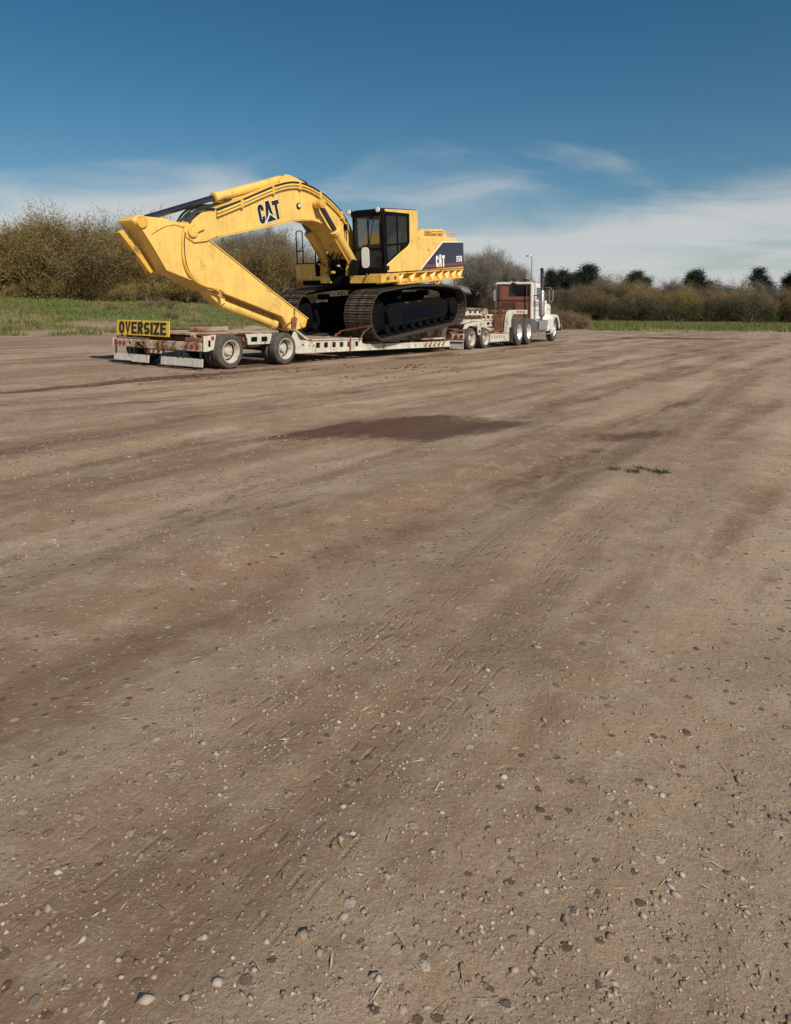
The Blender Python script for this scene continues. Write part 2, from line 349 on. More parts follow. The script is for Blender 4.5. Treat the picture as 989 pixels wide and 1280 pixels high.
def height(X, Y):
    X = np.asarray(X, float); Y = np.asarray(Y, float); q, a = qr(X, Y)
    h = (fbm(X * .35, Y * .35, 4) - .5) * .06 + (fbm(X * 2.1, Y * 2.1, 4) - .5) * .040 + (fbm(X * 7.3, Y * 7.3, 3) - .5) * .016
    wob = (fbm(a * .12 + 5, q * 0 + 3.3, 2) - .5) * 1.6
    for k, (q0, wd, dp) in enumerate(RUTS):
        dp = dp * 1.7
        t = (q - q0 - wob * (0.35 if k else .1)) / wd
        m = .4 + .9 * fbm(a * .3 + 11 * k, q * .1 + 2, 2)
        h = h - dp * m * np.exp(-t * t) + dp * .55 * m * (np.exp(-((t - 1.55) / .5) ** 2) + np.exp(-((t + 1.55) / .5) ** 2))
    # flat under the vehicles
    k = sm(q, .9, .3) * sm(q, -4.2, -3.4) * sm(a, -3, -1.2) * sm(a, 26, 23); h = h * (1 - k)
    e = edge(X, Y); bank = sm(e, 0, 26) * 1.55 * sm(X, 26, -4) + sm(e, 0, 60) * .35
    return h + bank + sm(e, 1, 5) * (fbm(X * .8, Y * .8, 3) - .4) * .16
def hgt(x, y): return float(height(np.array([x]), np.array([y]))[0])
def axis(a0, step, a1, grow, amax):
    v = list(np.arange(a0, a1, step)); d = step
    while v[-1] < amax: d *= grow; v.append(v[-1] + d)
    return np.array(v)
xp = axis(0, .05, 6.5, 1.045, 1500); xs = np.concatenate([-xp[:0:-1], xp])
yp = axis(.4, .045, 10, 1.022, 2600); yn = axis(-.4, .3, 1, 1.3, 60); ys = np.concatenate([-yn[::-1] if False else -axis(0, .3, 2, 1.25, 80)[::-1], yp])
GX, GY = np.meshgrid(xs, ys); GZ = height(GX, GY)
ny, nx = GX.shape
vv = np.stack([GX, GY, GZ], -1).reshape(-1, 3)
ii = np.arange(ny * nx).reshape(ny, nx)
ff = np.stack([ii[:-1, :-1], ii[:-1, 1:], ii[1:, 1:], ii[1:, :-1]], -1).reshape(-1, 4)
me = bpy.data.meshes.new('ground'); me.vertices.add(len(vv)); me.vertices.foreach_set('co', vv.astype(np.float32).ravel())
me.loops.add(ff.size); me.loops.foreach_set('vertex_index', ff.ravel().astype(np.int32)); me.polygons.add(len(ff))
me.polygons.foreach_set('loop_start', np.arange(0, ff.size, 4, dtype=np.int32)); me.update(calc_edges=True); me.validate(); me.shade_smooth()
q_, a_ = qr(GX, GY); E_ = edge(GX, GY)
damp = np.zeros_like(GX)
# wet soil: an oily dark patch in the foreground, smaller ones about the yard, and damp wheel tracks
for px, py, ra, rb, k in [(.55, 7.50, 1.6, .72, .98), (-.25, 7.05, 1.0, .42, .85), (1.35, 7.9, .95, .36, .9), (.75, 8.15, .8, .34, .8), (2.9, 7.35, .85, .35, .85), (2.2, 6.6, .35, .2, .6), (-1.2, 9.3, .8, .25, .55), (-.25, 11.0, .9, .35, .5), (1.6, 12.6, 1.6, .3, .55), (3.4, 14, 1.4, .3, .5),
                          (-3.0, 9.2, .9, .16, .7), (6.0, 22, 2.5, .5, .5), (16.5, 38, 5, 1.6, .9), (7.5, 17, 1.6, .35, .5), (11, 27, 2, .5, .55), (-.9, 4.3, .8, .3, .5), (1.4, 3.6, .6, .22, .45), (-.2, 2.3, .5, .16, .35)]:
    dx, dy = GX - px, GY - py; u = dx * .86 + dy * .5; v = -dx * .5 + dy * .86
    if ra >= 5: u, v = dx, dy
    damp = np.maximum(damp, k * np.exp(-((u / ra) ** 2 + (v / rb) ** 2) ** 1.3))
wob = (fbm(a_ * .12 + 5, q_ * 0 + 3.3, 2) - .5) * 1.6
for k, (q0, wd, dp) in enumerate(RUTS):
    t = (q_ - q0 - wob * (0.35 if k else .1)) / (wd * 1.1)
    damp = np.maximum(damp, np.exp(-t * t) * (.30 + .5 * fbm(a_ * .5 + 7 * k, q_ * .3, 2)) * (1.15 if k == 0 else .8))
damp = np.maximum(damp, .55 * sm(q_, .4, -.2) * sm(q_, -4.4, -3.2) * sm(a_, -2, 0) * sm(a_, 24, 20))  # same mask also darkens the strip of ground beneath the parked vehicles
grass = np.clip(sm(E_, 0, 6.0) * (.15 + .9 * sm(E_, 4, 15)) , 0, 1)
rut = np.zeros_like(GX); rutq = np.zeros_like(GX)
for k, (q0, wd, dp) in enumerate(RUTS):
    t = (q_ - q0 - wob * (0.35 if k else .1)) / wd; m_ = np.exp(-t ** 4) * sm(fbm(a_ * .35 + 3 * k, q_ * .2, 2), .30, .60); rutq = np.where(m_ > rut, t * wd, rutq); rut = np.maximum(rut, m_)
# crisp prints of dual tyres, bending across the yard
tm = np.zeros_like(GX); tq = np.zeros_like(GX)
TYRES = [(5.1, .5, .13), (5.45, .5, .13), (7.0, .5, .13), (7.35, .5, .13), (9.1, -.7, .10), (9.45, -.7, .10), (10.95, -.7, .10), (11.3, -.7, .10), (3.2, 1.1, .07), (3.55, 1.1, .07), (12.3, .3, .12), (12.65, .3, .12)]
for k, (q0, am, fr_) in enumerate(TYRES):
    t = (q_ - q0 - am * np.sin(a_ * fr_ + .6 * (k // 4)) - (fbm(a_ * .5, a_ * 0 + k // 2, 2) - .5) * .12) / .125
    m_ = np.exp(-t ** 8) * sm(fbm(a_ * .4 + 5 * (k // 2), q_ * .25 + 3, 2), .22, .50); tq = np.where(m_ > tm, t * .125, tq); tm = np.maximum(tm, m_)
GZ2 = None
for nm, arr in (('tyre', tm), ('tyreq', tq), ('damp', damp), ('grass', grass), ('rut', rut), ('rutq', rutq), ('along', a_)):
    at_ = me.attributes.new(nm, 'FLOAT', 'POINT'); at_.data.foreach_set('value', arr.astype(np.float32).ravel())
ground = bpy.data.objects.new('ground', me); COL.objects.link(ground); ground['kind'] = 'structure'

def ground_mat():
    m = bpy.data.materials.new('ground'); m.use_nodes = True; t = m.node_tree; nd = t.nodes; lk = t.links
    b = nd['Principled BSDF']; b.inputs['Specular IOR Level'].default_value = 0.25
    co = nd.new('ShaderNodeTexCoord').outputs['Object']
    def noise(s, d=6, r=.6, vec=None):
        n = nd.new('ShaderNodeTexNoise'); n.inputs['Scale'].default_value = s; n.inputs['Detail'].default_value = d; n.inputs['Roughness'].default_value = r; lk.new(vec or co, n.inputs['Vector']); return n.outputs[0]
    def rng_(v, a, b_, c=0., d=1., sm_=True):
        n = nd.new('ShaderNodeMapRange'); n.interpolation_type = 'SMOOTHSTEP' if sm_ else 'LINEAR'
        for k, x in zip(('From Min', 'From Max', 'To Min', 'To Max'), (a, b_, c, d)): n.inputs[k].default_value = x
        lk.new(v, n.inputs['Value']); return n.outputs[0]
    def mx(f, A, B, mode='MIX'):
        n = nd.new('ShaderNodeMix'); n.data_type = 'RGBA'; n.blend_type = mode
        if isinstance(f, float): n.inputs['Factor'].default_value = f
        else: lk.new(f, n.inputs['Factor'])
        for k, x in (('A', A), ('B', B)):
            if isinstance(x, tuple): n.inputs[k].default_value = (*x, 1)
            else: lk.new(x, n.inputs[k])
        return n.outputs['Result']
    def ma(op, a, b_, cl_=False):
        n = nd.new('ShaderNodeMath'); n.operation = op; n.use_clamp = cl_
        for i, x in enumerate((a, b_)):
            if isinstance(x, (int, float)): n.inputs[i].default_value = x
            else: lk.new(x, n.inputs[i])
        return n.outputs[0]
    def attr(nm):
        n = nd.new('ShaderNodeAttribute'); n.attribute_name = nm; return n.outputs['Fac']
    # streaks drawn out along the way the vehicles drive
    mp_ = nd.new('ShaderNodeMapping'); mp_.inputs['Rotation'].default_value = (0, 0, -TH); lk.new(co, mp_.inputs[0])
    mp2 = nd.new('ShaderNodeMapping'); mp2.inputs['Scale'].default_value = (.16, 1.0, 1.0); lk.new(mp_.outputs[0], mp2.inputs[0])
    streak = noise(1.3, 6, .6, mp2.outputs[0])
    mp3 = nd.new('ShaderNodeMapping'); mp3.inputs['Scale'].default_value = (.07, 1.0, 1.0); lk.new(mp_.outputs[0], mp3.inputs[0])
    band = rng_(ma('ADD', noise(.62, 5, .55, mp3.outputs[0]), ma('MULTIPLY', ma('SUBTRACT', noise(1.7, 7, .68), .5), .35)), .46, .60)
    c = mx(rng_(noise(.45, 6), .35, .65), (.425, .315, .216), (.330, .234, .152))
    c = mx(ma('MULTIPLY', band, .80), c, (.245, .150, .090))
    c = mx(rng_(streak, .48, .62, 0, .8), c, (.195, .115, .066))
    c = mx(rng_(noise(5.5, 6, .7), .48, .72, 0, .5), c, (.47, .385, .290))
    c = mx(rng_(noise(23, 6, .75), .50, .72, 0, .55), c, (.215, .140, .090))
    # fine gravel, thicker on the brown loose bands
    vo = nd.new('ShaderNodeTexVoronoi'); vo.inputs['Scale'].default_value = 62; lk.new(co, vo.inputs['Vector'])
    vs_ = nd.new('ShaderNodeSeparateColor'); lk.new(vo.outputs['Color'], vs_.inputs[0])
    grit = ma('MULTIPLY', ma('MULTIPLY', rng_(vs_.outputs[0], .55, .9), rng_(vo.outputs['Distance'], .45, .2)), rng_(band, 0, 1, .45, 1.))
    gv = mx(rng_(vs_.outputs[1], .1, .9), (.19, .135, .10), (.52, .45, .37))
    c = mx(ma('MULTIPLY', grit, .8), c, gv)
    # coarser stones bedded in the surface
    v2 = nd.new('ShaderNodeTexVoronoi'); v2.inputs['Scale'].default_value = 21; lk.new(co, v2.inputs['Vector'])
    s2 = nd.new('ShaderNodeSeparateColor'); lk.new(v2.outputs['Color'], s2.inputs[0])
    rim_ = ma('ADD', v2.outputs['Distance'], ma('MULTIPLY', ma('SUBTRACT', noise(40, 3, .7), .5), .5))
    st2 = ma('MULTIPLY', rng_(s2.outputs[0], .70, .74), rng_(rim_, .30, .20))
    c = mx(ma('MULTIPLY', st2, .85), c, mx(rng_(s2.outputs[1], .15, .95), (.16, .11, .08), (.50, .43, .35)))
    dk = ma('MULTIPLY', rng_(s2.outputs[2], .80, .83), rng_(rim_, .24, .16))
    c = mx(ma('MULTIPLY', dk, .8), c, (.085, .055, .036))
    c = mx(ma('MULTIPLY', attr('tyre'), .38), c, (.20, .130, .082))
    c = mx(rng_(noise(150, 3, .7), .35, .7, 0, .40), c, (.17, .11, .07))
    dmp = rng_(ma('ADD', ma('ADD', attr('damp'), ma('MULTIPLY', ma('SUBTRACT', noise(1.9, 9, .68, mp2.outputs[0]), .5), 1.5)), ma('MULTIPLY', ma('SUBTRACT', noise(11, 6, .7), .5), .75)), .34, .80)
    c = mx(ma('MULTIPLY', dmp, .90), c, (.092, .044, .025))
    gmask = rng_(ma('ADD', attr('grass'), ma('MULTIPLY', ma('SUBTRACT', noise(.8, 8, .7), .5), 1.3)), .30, .62)
    gcol = mx(rng_(noise(.22, 6, .65), .38, .56), (.075, .105, .022), (.21, .155, .082))
    gcol = mx(rng_(noise(2.2, 6, .7), .42, .75, 0, .6), gcol, (.105, .140, .028))
    c = mx(gmask, c, gcol)
    lk.new(c, b.inputs['Base Color'])
    lk.new(rng_(dmp, 0, 1, .95, .62), b.inputs['Roughness'])
    # tread bars pressed into the wheel tracks
    ph = ma('ADD', ma('MULTIPLY', attr('along'), 62.), ma('MULTIPLY', ma('ABSOLUTE', attr('rutq'), 0), 55.))
    def sine(v):
        n = nd.new('ShaderNodeMath'); n.operation = 'SINE'; lk.new(v, n.inputs[0]); return n.outputs[0]
    lug = rng_(sine(ma('ADD', ma('ADD', ma('MULTIPLY', attr('along'), 48.), ma('MULTIPLY', rng_(attr('tyreq'), -.004, .004), 2.6)), ma('MULTIPLY', noise(6, 4), 3.))), -.5, .5)
    rib = rng_(ma('ABSOLUTE', sine(ma('MULTIPLY', attr('tyreq'), 62.)), 0), .12, .50)
    tread = ma('MULTIPLY', ma('MULTIPLY', ma('MULTIPLY', lug, rib), attr('tyre')), rng_(noise(2.4, 6, .7), .38, .58))
    h1 = ma('ADD', ma('ADD', ma('MULTIPLY', ma('ADD', st2, dk), .16), ma('SUBTRACT', ma('MULTIPLY', tread, .20), ma('MULTIPLY', attr('tyre'), .22))), ma('ADD', ma('MULTIPLY', noise(9, 8, .7), .6), ma('ADD', ma('MULTIPLY', grit, .09), ma('MULTIPLY', noise(48, 6, .8), .42))))
    bp = nd.new('ShaderNodeBump'); bp.inputs['Strength'].default_value = .85; bp.inputs['Distance'].default_value = .025; lk.new(h1, bp.inputs['Height']); lk.new(bp.outputs[0], b.inputs['Normal'])
    return m
me.materials.append(ground_mat())
# ------------------------------------------------------------------ wheels (axle along y, outer face towards -y)
def wheel_meshes(r, wd, rim, tag_, disc=0.055, hub_out=0.02, holes=5):
    g = .012
    pr = [(rim, .02), (rim + .012, .004), (rim + (r - rim) * .35, -.006), (r * .93, .004), (r - .012, .022), (r, .045)]
    gr = np.linspace(.045, wd - .045, 6)[1:-1]
    for y in gr: pr += [(r, y - .011), (r - g, y - .007), (r - g, y + .007), (r, y + .011)]
    pr += [(r, wd - .045), (r - .012, wd - .022), (r * .93, wd - .004), (rim + (r - rim) * .35, wd + .006), (rim + .012, wd - .004), (rim, wd - .02)]
    ty = MB().lathe_y(pr, n=40, closed=True).mesh('tyre_' + tag_)
    rm = MB()
    rm.lathe_y([(rim + .006, .006), (rim + .008, -.004), (rim - .012, -.002), (rim - .028, .022), (rim - .038, wd * .35), (rim * .80, wd * .46), (rim * .80, wd * .50), (rim - .03, wd * .56), (rim + .002, wd - .01)], n=36, caps=False)
    d = MB()
    yb = disc
    prof = [(rim - .036, yb + .05), (rim * .82, yb + .035), (rim * .66, yb), (rim * .40, yb + .01), (rim * .39, yb - .03), (rim * .30, yb - .045 - hub_out), (.02, yb - .05 - hub_out)]
    d.lathe_y(prof, n=30, caps=False); d.tube([(0, yb - .05 - hub_out, 0), (0, yb - .052 - hub_out, 0)], .03, 10)
    for k in range(8):
        a = 2 * math.pi * k / 8; d.tube([(math.cos(a) * rim * .53, yb + .02, math.sin(a) * rim * .53), (math.cos(a) * rim * .53, yb - .022, math.sin(a) * rim * .53)], .016, 6)
    hb = d.mesh('hub_' + tag_)
    vh = MB().tube([(rim * .745, yb + .03, 0), (rim * .745, yb + .0125, 0)], rim * .105, 8)
    return ty, rm.mesh('rim_' + tag_), hb, vh.mesh('hand_hole_' + tag_)
def put_wheel(ms, parent, x, y, z, flip=False, rimmat='rim_paint', spin=0.0):
    wh = part_empty('wheel', parent, (x, y, z)); wh.rotation_euler = (0, spin, math.pi if flip else 0)
    link('tyre', ms[0], 'rubber', wh); link('rim', ms[1], rimmat, wh); link('hub', ms[2], rimmat, wh)
    for k in range(5 if not (flip or y > .2) else 0): link('hand_hole', ms[3], 'undercarriage', wh).rotation_euler.y = 2 * math.pi * (k + .5) / 5
    return wh
WT = wheel_meshes(.367, .215, .238, 'trailer', disc=.125)
WK = wheel_meshes(.525, .27, .298, 'drive', disc=.125, holes=5)
WS = wheel_meshes(.525, .27, .298, 'steer', disc=.03, hub_out=.05)

# ------------------------------------------------------------------ lowboy trailer
TR = thing('lowboy_trailer', 'cream low loader trailer with perforated side beams carrying the yellow excavator', 'trailer', (W1.x, W1.y, 0), TH)
WID = 3.1
sp = 0
for ax in (0.0, 1.708):
    for y, fl in ((0.0, False), (.245, False), (WID, True), (WID - .245, True)):
        sp += .7; put_wheel(WT, TR, ax, y, .367, fl, spin=sp)
    MB().tube([(ax, .3, .367), (ax, WID - .3, .367)], .065, 12).build('axle', 'undercarriage', TR)
# rear frame
rb = MB(); rb.plate_holes(.10, 3.02, .385, .565, 0, .16, [(1.36, 1.52, .42, .50), (1.95, 2.02, .45, .52), (2.42, 2.50, .45, .50)])
me_ = rb.mesh('rear_beam', .008); ob = link('rear_beam', me_, 'cream_rusty', TR, (-.56, .0, 0)); ob.rotation_euler.z = R(90)
for s_, y0 in ((1, .02), (-1, WID - .02)):
    y1 = y0 + s_ * .035
    c = MB(); c.prism([(-.72, .385), (-.62, .385), (-.46, .42), (-.43, .56), (-.40, .72 if s_ > 0 else .58), (-.72, .70 if s_ > 0 else .57)], min(y0, y1), max(y0, y1)); c.build('corner_plate', 'cream', TR, .006)
    c = MB(); c.prism([(.44, .72), (1.26, .72), (1.20, .49), (.52, .49), (.50, .60)], min(y0, y1), max(y0, y1))
    p = c.build('centre_plate', 'cream', TR, .006)
    for hx in (.60, .92):
        MB().box(hx, hx + .20, min(y0, y1) - .004, max(y0, y1) + .004, .545, .665).build('pocket', 'black_steel', p, .01)
    slot = MB().prism(rr(-.61, -.55, .48, .62, .028), y0 - .004 * s_, y0 + .004 * s_).build('slot', 'black_steel', TR)
    MB().lathe_y([(.0001, -.02), (.04, -.014), (.046, .02)], (-.50, y0, .66), 14).build('side_marker', 'red_lens', TR)
# main longitudinals of the bogie and the cross members
for y in (.56, 2.54):
    MB().prism([(-.55, .40), (1.95, .40), (2.5, .22), (2.5, .50), (2.1, .70), (-.55, .70)], y - .07, y + .07).build('bogie_rail', 'cream_rusty', TR, .006)
for x in (-.42, .45, 1.25, 2.15):
    MB().box(x, x + .09, .1, WID - .1, .56, .66).build('cross_member', 'rust', TR, .006)
# planks of the rear deck between the wheels, worn and uneven
random.seed(3)
yy = .62; k = 0
while yy < 2.44:
    wd = .185; dz = random.uniform(-.008, .008)
    MB().box(-.55 + random.uniform(-.05, .03), 2.02 + random.uniform(-.05, .05), yy, yy + wd - .012, .703 + dz, .748 + dz).build('plank', 'deck_wood', TR, .006); yy += wd
for y in (.05, WID - .5):
    MB().box(-.52, -.40, y, y + .45, .70, .735).build('deck_plate', 'rust', TR, .006)
    MB().box(.46, 1.24, y, y + .45, .722, .75).build('deck_plate', 'cream_rusty', TR, .006)
MB().box(-.70, -.58, 1.9, 2.95, .567, .60).build('bumper_cap', 'rust', TR, .006)
MB().box(-.70, -.56, .16, .62, .567, .66).build('tool_box', 'rust', TR, .01)
# lamps in the rear beam
for y in (.22, .385, .55, 2.64, 2.78, 2.92):
    MB().tube([(-.70, y, .475), (-.733, y, .475)], [.058, .052], 16).build('tail_lamp', 'red_lens', TR, .004)
ln = MB().box(-.70, -.675, 1.38, 1.86, .285, .375).build('lamp_bar', 'cream', TR, .008)
for y in (1.47, 1.62, 1.77): MB().tube([(-.70, y, .33), (-.722, y, .33)], .032, 12).build('centre_lamp', 'red_lens', ln)
for (y0, y1) in ((.03, .69), (.71, 1.33), (1.74, 2.33), (2.35, 2.98)):
    fl = MB(); n = 8
    for i in range(n):
        z0 = .075 + .02 * (y0 > 2) ; ya = y0 + (y1 - y0) * i / n; yb_ = y0 + (y1 - y0) * (i + 1) / n
        x_ = -.75 - .003 * math.sin(i * 1.7 + y0 * 5)
        fl.add([(x_, ya, z0), (x_, yb_, z0), (x_ + .01, yb_, .24), (x_ + .01, ya, .24), (x_ + .018, ya, z0), (x_ + .018, yb_, z0), (x_ + .028, yb_, .24), (x_ + .028, ya, .24)],
               [(0, 1, 2, 3), (7, 6, 5, 4), (0, 4, 5, 1), (3, 2, 6, 7), (0, 3, 7, 4), (1, 5, 6, 2)])
    f = fl.build('mud_flap', 'flap_rubber', TR)
    MB().box(-.745, -.725, y0 + .05, y0 + .09, .235, .40).build('hanger', 'undercarriage', f)
    MB().box(-.745, -.725, y1 - .09, y1 - .05, .235, .40).build('hanger', 'undercarriage', f)
MB().obox((-.73, 1.40, .56), (-.73, 1.40, .36), .05, .03).build('tie_down', 'rust', TR, .004)
hk = MB().tube([(-.68, 2.12, .50), (-.78, 2.10, .50), (-.80, 2.02, .47), (-.77, 1.96, .43), (-.70, 1.98, .40)], .024, 8).build('hook', 'black_steel', TR)
# side beams of the drop deck: perforated webs with flanges, falling slightly towards the front
def side_beam(y0, s_):
    t = Matrix.Rotation(R(.5), 4, 'Y')
    hl = []
    for hx in (2.94, 3.25, 3.57, 3.88, 4.21, 4.53, 4.86, 5.2): hl.append((hx - .085, hx + .085, .345, .475))
    hl = [(2.34, 2.41, .40, .455), (2.58, 2.63, .385, .43), (2.75, 2.80, .385, .43)] + hl
    hl = [h for h in hl if h[1] < 4.66]
    b = MB(); b.plate_holes(2.12, 4.70, .255, .545, y0, y0 + s_ * .03, hl); b.prism([(4.70, .255), (4.70, .545), (4.74, .545), (4.78, .43), (4.95, .40), (9.6, .40), (9.6, .255)], *sorted((y0, y0 + s_ * .03)))
    for i, v in enumerate(b.v): b.v[i] = (v[0], v[1], v[2] - (v[0] - 2.1) * .010)
    o = b.build('side_beam', 'cream', TR, .003)
    fl = MB()
    fl.prism([(2.05, .79), (2.10, .80), (2.5, .58), (2.7, .552), (4.75, .530), (4.75, .506), (2.7, .528), (2.45, .556)], y0 - .0 - s_ * .03, y0 + s_ * .14)
    fl.prism([(2.12, .255), (9.6, .18), (9.6, .155), (2.12, .232)], y0 - s_ * .03, y0 + s_ * .14)
    fl.build('beam_flange', 'cream', o, .004)
    for x in (3.4, 4.36):
        MB().box(x, x + .05, y0 - s_ * .036, y0 - s_ * .004, .235 - (x - 2.1) * .010, .50 - (x - 2.1) * .010).build('stiffener', 'cream', o, .004)
side_beam(.05, 1); side_beam(WID - .05, -1)
sn = MB().prism([(1.88, .385), (2.1, .26), (2.24, .26), (2.24, .56), (2.1, .79), (2.02, .70), (1.95, .52)], .055, .085).build('knuckle_plate', 'cream', TR, .005)
sn = MB().prism([(1.88, .385), (2.1, .26), (2.24, .26), (2.24, .56), (2.1, .79), (2.02, .70), (1.95, .52)], WID - .085, WID - .055).build('knuckle_plate', 'cream', TR, .005)
# deck of loose timbers, main spine rising to the gooseneck
x = 2.62
random.seed(5)
while x < 4.55:
    wd = random.uniform(.20, .26); MB().box(x, x + wd - .015, .16, WID - .16, .505, .548 + random.uniform(-.01, .008)).build('deck_board', 'deck_wood', TR, .006); x += wd
for y in (.62, 2.48):
    MB().prism([(2.3, .26), (9.9, .20), (10.1, .80), (10.1, .95), (9.8, .845), (5.3, .385), (4.80, .36), (4.70, .49), (2.5, .50)], y - .13, y + .13).build('spine_beam', 'cream_rusty', TR, .006)
for x, z in ((5.7, .30), (6.5, .32), (7.3, .34), (8.2, .36), (9.2, .40)):
    MB().box(x, x + .10, .10, WID - .10, z - .06, z + .06).build('outrigger', 'rust', TR, .006)
# folded rusty ramp bars and their shelf on both sides at the front of the deck
for y0, y1 in ((.0, .45), (WID - .45, WID)):
    sh = MB().box(7.9, 9.25, y0, y1, .405, .455).build('ramp_shelf', 'cream_rusty', TR, .006)
    for kx in range(5):
        xx = 8.0 + kx * .27
        MB().tube([(xx, y0 + .03 if y0 < 1 else y1 - .03, .20), (xx + .30, y0 + .10 if y0 < 1 else y1 - .10, .40)], .035, 8).build('ramp_bar', 'rust', TR)
# binder chain lying over the near beam
ch = MB()
for i in range(9):
    z = .60 - i * .045; ch.tube([(4.19 + .012 * (i % 2), .005 + (.012 if i % 2 else -.008), z), (4.20, .005, z - .05)], .018, 6)
ch.build('binder_chain', 'rust', TR)
# gooseneck
for y in (.50, 2.60):
    g = MB(); g.plate_holes(10.6, 13.05, 1.17, 1.37, y - .02, y + .02, [(x - .10, x + .10, 1.225, 1.315) for x in (11.0, 11.4, 11.87, 12.25, 12.62, 12.9)])
    o = g.build('gooseneck_beam', 'cream', TR, .003)
    MB().box(10.6, 13.05, y - .10, y + .10, 1.372, 1.40).box(10.6, 13.05, y - .10, y + .10, 1.14, 1.168).build('beam_flange', 'cream_rusty', o, .004)
    MB().prism([(9.7, .25), (9.95, .25), (10.12, .7), (10.7, 1.14), (10.7, 1.40), (10.45, 1.36), (9.85, .95)], y - .06, y + .06).build('gooseneck_riser', 'cream', TR, .006)
MB().box(10.9, 13.0, .62, 2.48, 1.402, 1.425).build('gooseneck_deck', 'rust', TR, .004)
MB().box(12.75, 13.1, .40, 2.70, 1.20, 1.385).build('gooseneck_crossbeam', 'cream_rusty', TR, .006)
MB().tube([(11.6, 1.0, 1.48), (11.6, 2.1, 1.48)], .06, 10).build('winch_drum', 'rust', TR)

# ------------------------------------------------------------------ warning sign on the trailer tail
SG = thing('oversize_sign', 'yellow board reading OVERSIZE in black, standing on the trailer tail', 'sign', (W1.x + DX * -.62 - DY * 2.14, W1.y + DY * -.62 + DX * 2.14, .60), TH + R(90) + R(-2))
SW, SH = 1.93, .335
MB().box(-SW / 2, SW / 2, -.01, .01, .045, .045 + SH).build('board', 'sign_yellow', SG, .004)
bd = MB(); wsum = sum({'I': .20}.get(c, .54) for c in 'OVERSIZE') + .075 * 7; kx = SW * .90 / wsum
# the side facing the road behind: seen from -x of the trailer, words run from far side to near side
kz = SH * .80
letters(bd, 'OVERSIZE', lambda u, v, l: (SW / 2 * .90 - u * kx, .0102 + l * .5, .045 + SH * .10 + v * kz), gap=.075, widths={**{c: .54 for c in 'OVERSZE'}, 'I': .20}, s_=.205)
bd.build('lettering', 'decal_black', SG, smooth=False)
for x in (-.82, .05, .80): MB().box(x - .02, x + .02, -.05, -.012, .0, .24).build('bracket', 'rust', SG, .003)

